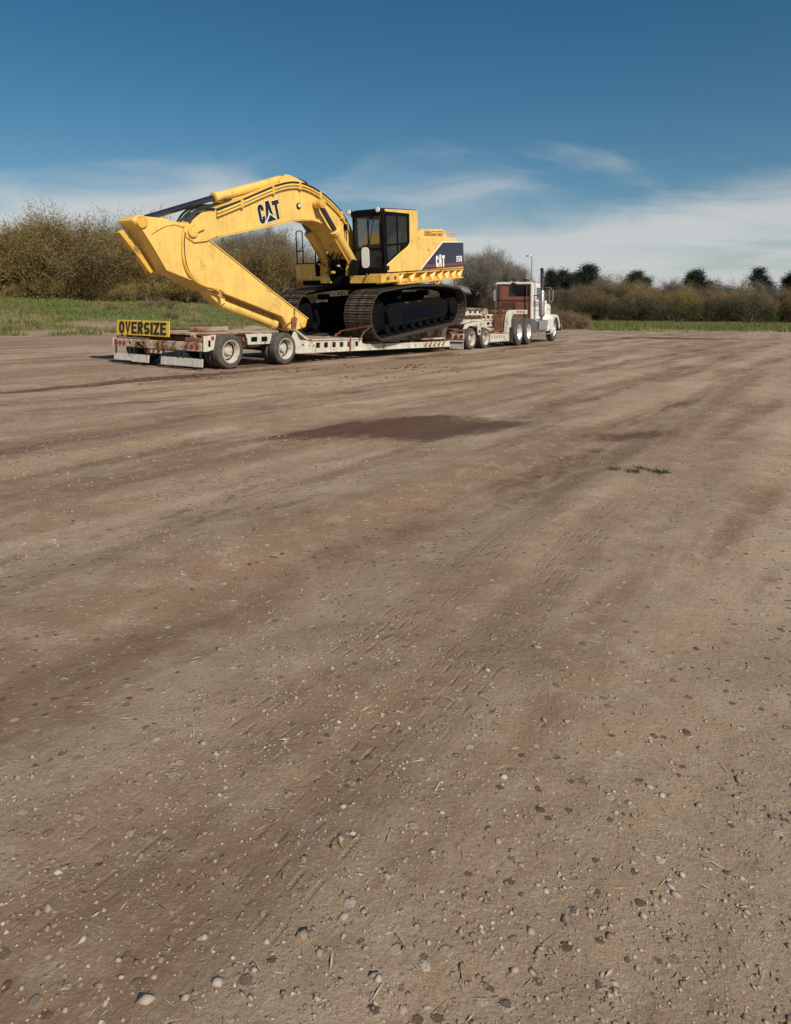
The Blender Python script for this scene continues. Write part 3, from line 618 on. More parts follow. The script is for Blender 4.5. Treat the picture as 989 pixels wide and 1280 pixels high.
# ------------------------------------------------------------------ jeep dolly between trailer and tractor
JP = thing('jeep_dolly', 'cream two-axle dolly with arched neck hitched between trailer and tractor', 'trailer', (W1.x + DX * 11.05, W1.y + DY * 11.05, 0), TH)
JA = 11.05
jx = lambda a: a - JA
for ax in (0.0, 1.066):
    for y, fl in ((0.0, False), (.245, False), (WID, True), (WID - .245, True)):
        sp += .9; put_wheel(WT, JP, ax, y, .367, fl, spin=sp)
    MB().tube([(ax, .3, .367), (ax, WID - .3, .367)], .065, 12).build('axle', 'undercarriage', JP)
for s_, y0 in ((1, -.02), (-1, WID + .02)):
    A = lambda a, b: (min(y0 + s_ * a, y0 + s_ * b), max(y0 + s_ * a, y0 + s_ * b))
    pn = MB().prism_yz([(y0, .365), (y0 + s_ * .62, .365), (y0 + s_ * .80, .40), (y0 + s_ * .62, .50), (y0, .56)][::s_], jx(10.42), jx(10.46)).build('lamp_panel', 'cream', JP, .005)
    for dy in (.07, .27, .48): MB().tube([(jx(10.42), y0 + s_ * dy, .46), (jx(10.39), y0 + s_ * dy, .46)], [.062, .055], 14).build('tail_lamp', 'red_lens', pn, .004)
    MB().box(jx(10.40), jx(10.44), *A(0, .78), .27, .325).build('bumper_bar', 'cream', JP, .006)
    MB().box(jx(10.44), jx(10.455), *A(.02, .54), .035, .235).build('mud_flap', 'flap_rubber', JP, .004)
    MB().box(jx(10.44), jx(10.60), *A(.05, .75), .60, .68).build('cross_bar', 'rust', JP, .008)
    # side frame with fender plates over the wheels
    f = MB().prism([(jx(10.5), .70), (jx(10.62), .86), (jx(11.2), .93), (jx(11.9), .95), (jx(12.12), .88), (jx(12.3), .70), (jx(12.3), .62), (jx(12.05), .74), (jx(11.76), .74), (jx(11.72), .48), (jx(11.56), .48), (jx(11.50), .78), (jx(10.9), .80), (jx(10.66), .70)], *A(.03, .08)).build('side_frame', 'cream', JP, .005)
    MB().prism(rr(jx(11.58), jx(11.69), .56, .66, .04), *A(.022, .03)).build('opening', 'black_steel', f)
    MB().prism([(jx(11.30), .953), (jx(11.95), .953), (jx(11.88), 1.02), (jx(11.4), 1.02)], *A(.05, .35)).build('spring_seat', 'cream', JP, .008)
    MB().prism([(jx(10.62), .875), (jx(11.18), .945), (jx(11.05), 1.02), (jx(10.75), .95)], *A(.10, .55)).build('ramp_wedge', 'cream', JP, .008)
    lb = MB().plate_holes(jx(12.52), jx(14.2), .22, .50, *A(.08, .11), [(jx(a), jx(a) + .085, .325, .435) for a in (12.72, 12.94, 13.14, 13.34, 13.54, 13.74)]).build('low_beam', 'cream', JP, .003)
    MB().box(jx(12.5), jx(14.18), *A(.06, .22), .50, .525).box(jx(12.5), jx(14.18), *A(.06, .22), .195, .22).build('beam_flange', 'cream_rusty', lb, .004)
    ar = [(jx(14.08), .20), (jx(14.43), .20), (jx(14.45), .92)] + [(jx(14.75) - .30 * math.cos(R(t)), .92 + .29 * math.sin(R(t))) for t in (15, 35, 55, 75)] + [(jx(14.80), 1.215), (jx(16.0), 1.225), (jx(16.0), 1.385), (jx(14.62), 1.375)] + [(jx(14.62) - .42 * math.cos(R(t)), .96 + .415 * math.sin(R(t))) for t in (75, 55, 35, 15)] + [(jx(14.18), .9)]
    ac = MB().prism(ar, *A(.10, .26)).build('arched_neck', 'cream', JP, .008)
    for a in (14.95, 15.12, 15.30, 15.50, 15.68): MB().prism(rr(jx(a), jx(a) + .085, 1.265, 1.345, .03), *A(.094, .10)).build('opening', 'black_steel', ac)
    # perforated girder of two rows inside
    for r0, r1 in ((.98, 1.20), (.74, .96)):
        MB().plate_holes(jx(12.75), jx(14.5), r0, r1, *A(.72, .75), [(jx(12.85) + i * .40, jx(13.12) + i * .40, r0 + .06, r1 - .06) for i in range(4)]).build('perforated_girder', 'cream', JP, .003)
MB().box(jx(11.0), jx(12.6), .9, 2.2, .60, .78).build('fifth_wheel_base', 'rust', JP, .01)
MB().tube([(jx(11.9), 1.55, .80), (jx(11.9), 1.55, .86)], .48, 24).build('fifth_wheel', 'undercarriage', JP)
MB().box(jx(12.4), jx(14.3), .45, .9, .36, .58).build('neck_box', 'rust', JP, .01)
MB().box(jx(12.4), jx(14.3), 2.2, 2.65, .36, .58).build('neck_box', 'rust', JP, .01)
MB().box(jx(13.0), jx(13.6), .35, .70, .53, .70).build('air_tank', 'cream_rusty', JP, .05)
MB().box(jx(14.15), jx(14.42), .3, 2.8, .55, 1.2).build('neck_bulkhead', 'rust', JP, .01)
MB().box(jx(14.5), jx(16.0), .45, 2.65, 1.26, 1.36).build('neck_top', 'rust', JP, .01)

# ------------------------------------------------------------------ road tractor
TK0 = Vector((6.09, 26.83)); TT = R(61)
TK = thing('road_tractor', 'white conventional road tractor with brown cab back and tall chrome stack', 'truck', (TK0.x, TK0.y, 0), TT)
TW = 2.42; TC = TW / 2
for ax in (0.0, 1.31):
    for y, fl in ((0.0, False), (.31, False), (TW, True), (TW - .31, True)):
        sp += 1.1; put_wheel(WK, TK, ax, y, .525, fl, 'rim_bright', sp)
    MB().tube([(ax, .4, .525), (ax, TW - .4, .525)], .09, 12).build('axle', 'undercarriage', TK)
put_wheel(WS, TK, 5.79, .08, .525, False, 'rim_bright', .3); put_wheel(WS, TK, 5.79, TW - .08, .525, True, 'rim_bright', .9)
MB().tube([(5.79, .3, .5), (5.79, TW - .3, .5)], .06, 10).build('axle', 'undercarriage', TK)
for y in (.78, 1.60): MB().box(-.85, 6.85, y - .04, y + .04, .72, .98).build('frame_rail', 'undercarriage', TK, .006)
MB().prism_xy([(.1, .8), (1.2, .8), (1.3, 1.0), (1.3, 1.42), (1.2, 1.62), (.1, 1.62), (-.35, 1.45), (-.35, .97)], 1.05, 1.12).build('fifth_wheel_plate', 'undercarriage', TK, .01)
# cab shell: rounded box, white, with a brown back wall
CA, CB, CY0, CY1, CZ0, CZ1 = 3.2, 4.78, .38, 2.04, 1.0, 2.60
def cabprof(inset=0.0):
    p = []
    for cx, cz, a0 in ((CY1 - .12 - inset, CZ1 - .12 - inset, 0), (CY0 + .12 + inset, CZ1 - .12 - inset, 90)):
        for k in range(5): a = R(a0 + 90 * k / 4); p.append((cx + .12 * math.cos(a), cz + .12 * math.sin(a)))
    return p + [(CY0 + inset, CZ0), (CY1 - inset, CZ0)]
cab = MB().prism_yz(cabprof()[::-1], CA, CB).build('cab', 'truck_white', TK, .03, seg=2)
def panel_yz(poly, x0, x1, name, m, par, bev=.006): return MB().prism_yz(poly, x0, x1).build(name, m, par, bev)
panel_yz([(.46, 1.05), (1.96, 1.05), (1.96, 2.44), (1.88, 2.50), (.54, 2.50), (.46, 2.44)][::-1], CA - .012, CA + .02, 'back_wall', 'truck_brown', cab)
panel_yz([(.50, 1.98), (1.42, 1.98), (1.42, 2.45), (.50, 2.45)][::-1], CA - .026, CA, 'rear_window', 'dark_glass', cab, .02)
for (y0, y1, z0, z1) in ((.46, 1.96, 1.78, 1.84), (.46, .52, 1.05, 2.5), (1.90, 1.96, 1.05, 2.5), (.46, 1.96, 2.46, 2.51)):
    MB().box(CA - .035, CA - .013, y0, y1, z0, z1).build('trim_strip', 'truck_dark_brown', cab, .005)
panel_yz([(.60, 1.2), (1.02, 1.2), (1.02, 1.72), (.60, 1.72)][::-1], CA - .022, CA - .012, 'lower_panel', 'truck_brown', cab)
panel_yz([(1.1, 1.2), (1.75, 1.2), (1.75, 1.72), (1.1, 1.72)][::-1], CA - .022, CA - .012, 'lower_panel', 'truck_dark_brown', cab)
for z in (1.58, 1.66, 1.74):
    MB().box(CA + .03, CB - .02, CY0 - .006, CY0 + .004, z - .022, z + .022).build('stripe', 'truck_brown', cab)
    MB().box(CA + .03, CB - .02, CY1 - .004, CY1 + .006, z - .022, z + .022).build('stripe', 'truck_brown', cab)
MB().box(CA + .10, CB - .05, CY0 - .008, CY0 + .004, 1.385, 1.40).build('door_seam', 'undercarriage', cab)
MB().box(CA + .62, CB - .12, CY0 - .008, CY0 + .004, 1.86, 2.38).build('door_window', 'dark_glass', cab, .003)
MB().box(CA + .62, CB - .12, CY1 - .004, CY1 + .008, 1.86, 2.38).build('door_window', 'dark_glass', cab, .003)
MB().box(CB - .004, CB + .008, CY0 + .12, CY1 - .12, 1.82, 2.40).build('windscreen', 'dark_glass', cab, .003)
MB().prism([(CB - .02, 2.40), (CB + .25, 2.30), (CB + .26, 2.33), (CB - .02, 2.47)], CY0 + .04, CY1 - .04).build('sun_visor', 'truck_white', cab, .005)
for y in (.62, .92, 1.21, 1.50, 1.80):
    MB().tube([(3.75, y, 2.60), (3.75, y, 2.68)], [.045, .03], 10).build('roof_marker', 'amber_lens', cab)
for y in (.78, 1.62):
    h = MB().tube([(3.35, y, 2.69), (4.0, y, 2.69)], [.085, .03], 14); h.tube([(3.6, y, 2.58), (3.6, y, 2.67)], .02, 8); h.build('air_horn', 'hose', cab)
MB().tube([(3.5, 1.93, 2.58), (3.5, 1.93, 2.95)], .012, 6).build('aerial', 'hose', cab)
MB().obox((3.16, 1.10, 2.52), (3.16, 1.30, 2.56), .05, .06).build('work_lamp', 'hose', cab, .01)
# hood, cowl, grille, fenders
hd = MB().prism([(4.78, 1.05), (6.75, 1.0), (6.80, 1.05), (6.80, 1.62), (6.70, 1.70), (4.78, 1.80)], .50, TW - .50).build('hood', 'truck_white', TK, .05, seg=2)
MB().box(4.9, 6.7, .490, .505, 1.43, 1.447).build('hood_seam', 'undercarriage', hd)
MB().box(6.80, 6.84, .56, TW - .56, .85, 1.62).build('grille', 'chrome', hd, .01)
MB().tube([(5.1, .40, 1.30), (5.1, .40, 1.84)], .14, 18).build('air_cleaner', 'truck_white', TK, .01)
MB().tube([(5.1, .40, 1.84), (5.1, .40, 1.92)], [.15, .08], 18).build('air_cleaner_cap', 'chrome', TK)
for s_, y0 in ((1, .0), (-1, TW)):
    fe = MB(); n = 14; ys_ = sorted((y0, y0 + s_ * .52))
    prof = [(4.42, .52), (4.50, .80), (4.72, 1.03)] + [(5.85 + .78 * math.cos(R(150 - k * 12)), .42 + .80 * math.sin(R(150 - k * 12))) for k in range(1, 12)]
    inner = [(x_ - (.02 if i < 3 else .03 * (x_ - 5.85) / .8), z_ - .035) for i, (x_, z_) in enumerate(prof)]
    for i in range(len(prof) - 1):
        fe.prism([prof[i], prof[i + 1], inner[i + 1], inner[i]], *ys_)
    cut = [(5.85 + .60 * math.cos(R(a)), .50 + .60 * math.sin(R(a))) for a in range(172, 0, -14)]
    lip = [(4.42, .52), (4.50, .80), (4.72, 1.03)] + prof[3:]
    for i in range(len(lip) - 1):
        t0 = min(1, i / (len(lip) - 2)); k0 = min(len(cut) - 1, max(0, int((i - 2) / (len(lip) - 3) * (len(cut) - 1)))); k1 = min(len(cut) - 1, max(0, int((i - 1) / (len(lip) - 3) * (len(cut) - 1))))
        c0 = cut[k0] if i >= 2 else (5.24, .56); c1 = cut[k1] if i >= 1 else (5.24, .56)
        yo = sorted((y0 + s_ * .004, y0 + s_ * .03))
        pl = [lip[i], lip[i + 1], c1] + ([c0] if c0 != c1 else [])
        fe.prism(pl, *yo)
    fe.build('fender', 'truck_white', TK)
    MB().box(6.90, 6.98, *sorted((y0, TC)), .45, .80).build('bumper', 'chrome', TK, .02)
    MB().tube([(6.70, y0 + s_ * .22, 1.02), (6.86, y0 + s_ * .22, 1.02)], [.09, .11], 14).build('headlight', 'chrome', TK)
    MB().tube([(3.15, y0 + s_ * .33, .72), (4.45, y0 + s_ * .33, .72)], .29, 22).build('fuel_tank', 'aluminium', TK, .02)
    MB().box(3.10, 4.50, *sorted((y0 + s_ * .03, y0 + s_ * .09)), .55, .98).build('step_panel', 'aluminium', TK, .012)
    MB().box(3.02, 5.10, *sorted((y0 + s_ * .02, y0 + s_ * .12)), .34, .385).build('side_step', 'aluminium', TK, .01)
    MB().tube([(5.05, y0 + s_ * .02, .47), (5.20, y0 + s_ * .02, .47)], .07, 12).build('step_lamp', 'decal_white', TK)
    if s_ > 0:
        mu = MB().tube([(3.32, y0 - s_ * .0 + s_ * .02, 1.12), (3.32, y0 + s_ * .02, 1.16), (3.32, y0 + s_ * .02, 2.18), (3.32, y0 + s_ * .02, 2.24)], [.09, .125, .125, .09], 22).build('muffler', 'muffler', TK)
        MB().tube([(3.32, y0 + s_ * .02, 2.22), (3.32, y0 + s_ * .02, 2.98), (3.30, y0 + s_ * .02, 3.08), (3.24, y0 + s_ * .02, 3.15)], .072, 16).build('exhaust_pipe', 'rod_steel', mu)
        MB().tube([(3.32, y0 + s_ * .02, 1.14), (3.32, y0 + s_ * .04, 1.0), (3.42, y0 + s_ * .18, .88), (3.6, y0 + s_ * .4, .85)], .06, 12).build('elbow', 'rust', mu)
        for z in (1.25, 1.7, 2.1): MB().tube([(3.32, y0 + s_ * .02, z), (3.32, y0 + s_ * .02, z + .03)], .131, 22).build('clamp', 'chrome', mu)
        MB().obox((3.32, y0 + s_ * .10, 2.02), (3.32, CY0 + .01 if s_ > 0 else CY1 - .01, 2.02), .04, .04).build('stack_bracket', 'undercarriage', TK)
    br = MB().tube([(4.62, CY0 if s_ > 0 else CY1, 2.42), (4.62, y0 - s_ * .05, 2.40), (4.62, y0 - s_ * .06, 1.72), (4.62, CY0 if s_ > 0 else CY1, 1.66)], .016, 8).build('mirror_arm', 'chrome', TK)
    MB().box(4.58, 4.64, *sorted((y0 - s_ * .15, y0 + s_ * .03)), 1.80, 2.32).build('mirror', 'chrome', br, .015)
    MB().box(-.78, -.765, *sorted((y0 + s_ * .02, y0 + s_ * .60)), .16, .72).build('mud_flap', 'interior', TK)
for y in (.62, 1.78): MB().tube([(3.12, y, 1.0), (3.12, y, 2.5)], .022, 8).build('headache_post', 'truck_dark_brown', TK)
for y, zz in ((.95, 1.5), (1.10, 1.6)):
    MB().tube([(3.16, y, zz), (2.7, y + .02, zz - .25), (2.1, y + .1, zz - .32), (1.4, y + .12, zz - .12), (.9, y + .15, 1.42)], .02, 8).build('air_line', 'red_lens' if y < 1 else 'hose', TK)
for y in (.22, 2.2): MB().tube([(-.80, y, .85), (-.84, y, .85)], .06, 12).build('tail_lamp', 'red_lens', TK)
MB().box(2.0, 3.1, .72, 1.70, .985, 1.01).build('deck_plate', 'aluminium', TK, .005)
MB().box(2.2, 2.75, .42, .70, .55, .95).build('battery_box', 'aluminium', TK, .02)

# ------------------------------------------------------------------ loose gear on the trailer tail
def on_tr(a, b): return (W1.x + DX * a - DY * b, W1.y + DY * a + DX * b)
x_, y_ = on_tr(.35, 1.05); t = thing('timber_block', 'weathered timber lying lengthwise on the trailer tail deck by the rusty tool box', 'timber', (x_, y_, .757), TH + .12)
MB().box(-.55, .55, -.075, .075, 0, .10).build('beam', 'deck_wood', t, .012)
x_, y_ = on_tr(.75, 1.75); t = thing('timber_block', 'short dark timber lying crosswise on the trailer tail deck', 'timber', (x_, y_, .757), TH + 1.3)
MB().box(-.40, .40, -.07, .07, 0, .09).build('beam', 'rust', t, .012)
random.seed(8); x_, y_ = on_tr(-.10, .92); t = thing('chain_heap', 'heap of rusty chain on the trailer tail deck near the corner plate', 'chain', (x_, y_, .757), TH)
for k in range(26):
    a = k * .9; r_ = .05 + .0065 * k; z_ = .018 + .10 * max(0, 1 - k / 20) * random.random()
    c = Vector((math.cos(a) * r_, math.sin(a) * r_ * .8, z_)); d = Vector((-math.sin(a), math.cos(a), random.uniform(-.2, .2))).normalized() * .035
    n_ = Vector((0, 0, 1)) if k % 2 else Vector((math.cos(a), math.sin(a), 0)); n_ = n_ * .018
    MB().tube([c - d - n_, c + d - n_, c + d * 1.25, c + d + n_, c - d + n_, c - d * 1.25, c - d - n_], .009, 6).build('chain_link', 'rust', t)

# ------------------------------------------------------------------ excavator (own frame: x towards its tail, y to the far side, z up; nose down 5 degrees)
EA, EB, EZ = 5.4, 1.55, .57; TAU = R(5.0)
EX = thing('excavator', 'large yellow tracked excavator without bucket, its stick folded down onto the trailer', 'excavator', (W1.x + DX * EA - DY * EB, W1.y + DY * EA + DX * EB, EZ), TH)
EX.rotation_euler = (0, -TAU, TH)
def E(a, z, da=0.0):
    a += da - EA; z -= EZ; c, s_ = math.cos(TAU), math.sin(TAU); return (a * c + z * s_, -a * s_ + z * c)
# --- tracks
def track_path():
    P = [(x, .045) for x in np.linspace(.13, 4.33, 60)]
    P += [(4.33 + .555 * math.cos(R(a)), .60 + .555 * math.sin(R(a))) for a in np.linspace(-88, 88, 24)]
    top = [(4.33, 1.155), (3.6, 1.28), (2.7, 1.36), (1.8, 1.405), (.9, 1.40), (.16, 1.375)]
    for i in range(len(top) - 1):
        for k in range(10): t = k / 10; P.append((top[i][0] + (top[i + 1][0] - top[i][0]) * t, top[i][1] + (top[i + 1][1] - top[i][1]) * t + .018 * math.sin(k * .6) * 0))
    P += [(.16 + .665 * math.cos(R(a)), .71 + .665 * math.sin(R(a))) for a in np.linspace(90, 268, 26)]
    return P
TP = track_path(); cum = [0]
for i in range(len(TP)): a, b = TP[i], TP[(i + 1) % len(TP)]; cum.append(cum[-1] + math.hypot(b[0] - a[0], b[1] - a[1]))
def on_path(s_):
    s_ %= cum[-1]; i = int(np.searchsorted(cum, s_, 'right') - 1); i = min(i, len(TP) - 1); a, b = TP[i], TP[(i + 1) % len(TP)]; t = (s_ - cum[i]) / max(cum[i + 1] - cum[i], 1e-6)
    return a[0] + (b[0] - a[0]) * t, a[1] + (b[1] - a[1]) * t
NS = 57; pitch = cum[-1] / NS
sh = MB().box(-pitch * .485, pitch * .47, -.45, .45, -.014, .012)
for gx, gh in ((-pitch * .42, .048), (-pitch * .05, .036), (pitch * .32, .036)): sh.box(gx - .009, gx + .009, -.45, .45, .012, gh)
shoe_me = sh.mesh('track_shoe', smooth=False)
tooth = []
for k in range(44): r_ = (.46 if k % 2 else .40); tooth.append((r_ * math.cos(2 * math.pi * k / 44), r_ * math.sin(2 * math.pi * k / 44)))
for side in (-1, 1):
    tk = part_empty('track', EX, (0, side * 1.30, -.155)); tk.rotation_euler = (0, R(-1.0), 0)
    for k in range(NS):
        x, z = on_path(k * pitch + .05); x0, z0 = on_path(k * pitch + .05 - pitch * .45); x1, z1 = on_path(k * pitch + .05 + pitch * .45)
        o = link('track_shoe', shoe_me, 'shoe_steel', tk, (x, 0, z)); tx, tz = x1 - x0, z1 - z0
        # outward is to the right of the travel direction (the loop runs anticlockwise seen from the near side)
        o.rotation_euler = (0, math.atan2(-tz, tx) + math.pi, 0)
    n = 120
    for yy_ in (-.13, .13):
        rail = MB(); ring = []
        for k in range(n):
            x, z = on_path(cum[-1] * k / n); x1, z1 = on_path(cum[-1] * k / n + .02); tx, tz = x1 - x, z1 - z; l = math.hypot(tx, tz); nx_, nz_ = -tz / l, tx / l
            ring.append(((x + nx_ * .02, z + nz_ * .02), (x + nx_ * .11, z + nz_ * .11)))
        for k in range(n): a, b = ring[k], ring[(k + 1) % n]; rail.prism([a[0], b[0], b[1], a[1]], yy_ - .03, yy_ + .03)
        rail.build('chain_rail', 'black_steel', tk, smooth=False)
    MB().prism([(.65, .30), (3.75, .30), (4.0, .42), (4.0, .78), (3.6, .92), (1.0, .96), (.6, .78)], -.25, .25).build('track_frame', 'black_steel', tk, .02)
    MB().box(1.35, 2.95, side * .25 - .02, side * .25 + .02, .44, .76).build('cover_plate', 'blue_black', tk, .012)
    MB().box(3.05, 3.55, side * .25 - .015, side * .25 + .015, .48, .74).build('cover_plate', 'black_steel', tk, .012)
    MB().prism(tooth, -.06, .06).build('sprocket', 'black_steel', tk, loc=(4.33, 0, .60))
    MB().tube([(4.33, -.30, .60), (4.33, .30, .60)], .27, 20).build('final_drive', 'black_steel', tk, .02)
    MB().lathe_y([(.47, -.09), (.53, -.07), (.53, .07), (.47, .09)], (.16, 0, .71), 28).build('idler', 'black_steel', tk)
    for k in range(8): MB().lathe_y([(.10, -.22), (.135, -.2), (.135, .2), (.10, .22)], (.62 + k * .44, 0, .27), 14).build('roller', 'black_steel', tk)
    for x in (1.3, 2.9): MB().lathe_y([(.07, -.2), (.09, -.18), (.09, .18), (.07, .2)], (x, 0, 1.13), 14).build('carrier_roller', 'black_steel', tk)
    MB().box(1.5, 1.62, side * .27 - .02, side * .27 + .04, .92, .96).box(2.2, 2.3, side * .27 - .02, side * .27 + .03, .90, .94).build('step', 'shoe_steel', tk, .005)
MB().prism_xy([(1.0, -.95), (1.6, -.75), (3.0, -.75), (3.6, -.95), (3.6, .95), (3.0, .75), (1.6, .75), (1.0, .95)], .30, 1.02).build('car_body', 'black_steel', EX, .03)
MB().tube([(2.25, 0, 1.0), (2.25, 0, 1.40)], .82, 36).build('swing_bearing', 'black_steel', EX)
# --- upper frame with its ribbed skirt
YN, YF = -1.55, 1.55
MB().box(.35, 5.1, -1.32, 1.32, 1.39, 1.66).build('revolving_frame', 'black_steel', EX, .02)
for s_, y0 in ((1, YN), (-1, YF)):
    A = lambda a, b: tuple(sorted((y0 + s_ * a, y0 + s_ * b)))
    sk = part_empty('skirt', EX)
    MB().box(.32, 5.15, *A(0, .42), 1.655, 1.69).build('top_flange', 'yellow_worn', sk, .004)
    MB().box(.33, 5.13, *A(.16, .19), 1.40, 1.655).build('web', 'yellow_worn', sk, .004)
    MB().prism([(1.20, 1.345), (5.12, 1.385), (5.12, 1.42), (1.20, 1.38)], *A(0.0, .20)).build('bottom_flange', 'yellow_worn', sk, .004)
    MB().box(.33, 1.22, *A(0.0, .03), 1.44, 1.655).build('front_plate', 'yellow_worn', sk, .004)
    for x in (.55, .92): MB().prism(rr(x, x + .14, 1.50, 1.60, .03), *A(-.004, .01)).build('plate_hole', 'rust', sk)
    for x in (1.25, 1.90, 2.55, 3.10, 3.58, 4.02, 4.45, 4.88):
        g = MB(); yA, yB = y0 + s_ * .005, y0 + s_ * .162
        g.add([(x, yB, 1.655), (x + .22, yB, 1.655), (x, yB, 1.39), (x + .02, yA, 1.39), (x + .20, yA, 1.655), (x + .24, yA, 1.655), (x + .05, yA, 1.39)],
              [(0, 2, 3, 4), (4, 3, 6, 5), (1, 5, 6, 2), (0, 4, 5, 1), (2, 6, 3)])
        g.build('gusset', 'yellow_worn', sk, smooth=False)
    MB().tube([(3.35, y0 + s_ * .04, 1.40), (3.30, y0 + s_ * .03, 1.30), (3.42, y0 + s_ * .02, 1.24), (3.56, y0 + s_ * .03, 1.32), (3.55, y0 + s_ * .04, 1.41)], .022, 8).build('lifting_eye', 'yellow_worn', sk)
MB().prism_yz([(-1.55, 1.44), (-.48, 1.44), (-.48, 1.655), (-1.55, 1.655)][::-1], .29, .33).build('front_plate', 'yellow_worn', EX, .005)
MB().obox((.26, -1.10, 1.70), (.27, -.98, 1.50), .05, .03).build('grab_bracket', 'rust', EX, .005)
# --- body behind the cab
bd = MB().box(2.32, 5.12, -1.53, 1.53, 1.70, 2.56).build('body', 'yellow', EX, .02)
for s_, y0 in ((1, YN), (-1, YF)):
    A = lambda a, b: tuple(sorted((y0 + s_ * a, y0 + s_ * b)))
    MB().prism([(2.33, 1.72), (2.95, 1.72), (2.95, 2.60), (2.33, 2.63)], *A(-.005, .03)).build('access_door', 'yellow', EX, .008)
    MB().prism([(2.965, 1.72), (5.14, 1.72), (5.14, 2.57), (2.965, 2.60)], *A(-.004, .03)).build('access_door', 'yellow', EX, .008)
    dp = MB().prism([(2.42, 1.735), (5.15, 1.765), (5.15, 2.55), (3.78, 2.545)], *A(-.012, -.006)).build('dark_panel', 'navy', EX)
    edge_ = MB().prism([(2.36, 1.733), (2.42, 1.735), (3.78, 2.545), (5.15, 2.55), (5.15, 2.575), (3.74, 2.572)], *A(-.011, -.0065)).build('pale_edge', 'decal_white', dp)
    MB().prism([(2.58, 1.79), (5.148, 1.82), (5.148, 1.90), (2.72, 1.87)], *A(-.0155, -.0125)).build('stripe', 'maroon', dp)
    dirx = 1 if s_ > 0 else -1
    lw = MB(); f = lambda u, v, l: ((3.30 if dirx > 0 else 3.85) + dirx * u * .31, y0 - s_ * (.016 + l), 1.785 + v * .36)
    letters(lw, 'CAT', f, gap=.06, widths={'C': .52, 'A': .60, 'T': .56}, s_=.24, lift=.004)
    lw.build('lettering', 'decal_white', dp, smooth=False)
    tr = MB().prism([(3.30 + .40 * .31, 1.80), (3.30 + 1.15 * .31, 1.80), (3.30 + .80 * .31, 1.93)] if dirx > 0 else [(3.85 - .40 * .31, 1.80), (3.85 - 1.15 * .31, 1.80), (3.85 - .80 * .31, 1.93)], *A(-.026, -.0225)).build('lettering_triangle', 'decal_yellow', dp)
    lw = MB(); f2 = lambda u, v, l: ((4.60 if dirx > 0 else 5.02) + dirx * u * .22, y0 - s_ * (.016 + l), 1.92 + v * .19)
    letters(lw, '350', f2, gap=.10, widths={c: .56 for c in '350'}, s_=.2, lift=.004); lw.build('lettering', 'decal_white', dp, smooth=False)
    for x, z in ((2.88, 2.33), (2.88, 1.76)): MB().tube([(x, y0 - s_ * .004, z), (x, y0 - s_ * .02, z)], .022, 10).build('latch', 'hose', EX)
MB().prism_xy([(5.02, -1.48), (5.13, -1.50), (5.32, -1.30), (5.48, -.7), (5.52, 0), (5.48, .7), (5.32, 1.30), (5.13, 1.50), (5.02, 1.48)], 1.43, 2.56).build('counterweight', 'yellow', EX, .05, seg=2)
hd = MB().prism([(3.10, 2.56), (3.18, 2.72), (3.42, 2.97), (4.86, 3.02), (5.02, 2.92), (5.12, 2.70), (5.14, 2.56)], -1.0, 1.1).build('engine_hood', 'yellow', EX, .04, seg=2)
MB().prism([(3.0, 2.56), (3.10, 2.70), (4.95, 2.72), (5.14, 2.58), (5.14, 2.56)], -1.38, -.95).build('hood_shoulder', 'yellow', EX, .02)
for k in range(3):
    x = 3.62 + k * .42
    v = MB().box(x, x + .34, -1.012, -.99, 2.78, 2.94).build('vent', 'rust', hd, .006)
    for j in range(3): MB().box(x + .01, x + .33, -1.022, -1.010, 2.80 + j * .05, 2.815 + j * .05).build('vent_slat', 'yellow_worn', v)
    MB().box(x + .02, x + .32, -.6, .5, 3.0, 3.035).build('top_louvre', 'yellow_worn', hd, .008)
MB().tube([(3.05, -.72, 2.6), (3.05, -.72, 2.98), (3.02, -.72, 3.06)], .07, 14).build('exhaust_pipe', 'black_steel', EX)
MB().tube([(3.02, -.72, 3.08), (3.02, -.72, 3.12), (3.02, -.72, 3.15)], [.17, .17, .06], 18).build('precleaner_cap', 'black_steel', EX)
MB().tube([(2.55, -1.2, 2.60), (2.55, -1.2, 2.72), (2.95, -1.2, 2.74), (2.95, -1.2, 2.60)], .022, 8).build('grab_rail', 'yellow', EX)
MB().tube([(2.62, -1.2, 2.68), (2.62, -1.2, 2.78)], .09, 14).build('filler_cap', 'hose', EX)
MB().prism([(2.70, 2.58), (2.80, 2.70), (3.1, 2.82), (3.1, 2.58)], -1.05, -.2).build('air_intake', 'black_steel', EX, .02)
# --- cab
CX0, CX1, CYN, CYF, CZB, CZT = .47, 2.30, -1.55, -.50, 1.695, 3.46
cb = part_empty('cab', EX)
MB().box(CX0 + .04, CX1 - .02, CYN + .05, CYF - .04, CZB, CZB + .10).build('floor', 'interior', cb, .01)
MB().prism([(.62, 1.72), (.60, 1.93), (1.38, 2.29), (1.74, 2.44), (1.84, 2.56), (1.86, 3.38), (.60, 3.40), (.58, 3.47), (2.28, 3.49), (2.31, 3.44), (2.31, 1.72)], CYN - .008, CYN + .03).build('side_shell', 'yellow', cb, .008)
MB().box(1.90, CX1, CYN + .03, CYF, 1.72, 3.44).build('rear_shell', 'yellow', cb, .02)
MB().prism([(CX0 - .02, 3.36), (CX0, 3.45), (.62, 3.50), (2.28, 3.51), (2.30, 3.47), (CX0 + .06, 3.40)], CYN + .02, CYF).build('roof', 'black_steel', cb, .015)
MB().prism([(CX0 - .06, 3.30), (CX0 - .06, 3.45), (.55, 3.48), (.60, 3.36), (.52, 3.30)], CYN, CYF).build('roof_visor', 'black_steel', cb, .012)
for y in (CYN, CYF - .07): MB().prism([(CX0, 1.70), (CX0 + .09, 1.70), (CX0 + .09, 3.42), (CX0, 3.40)], y + .004, y + .07).build('front_pillar', 'black_steel', cb, .01)
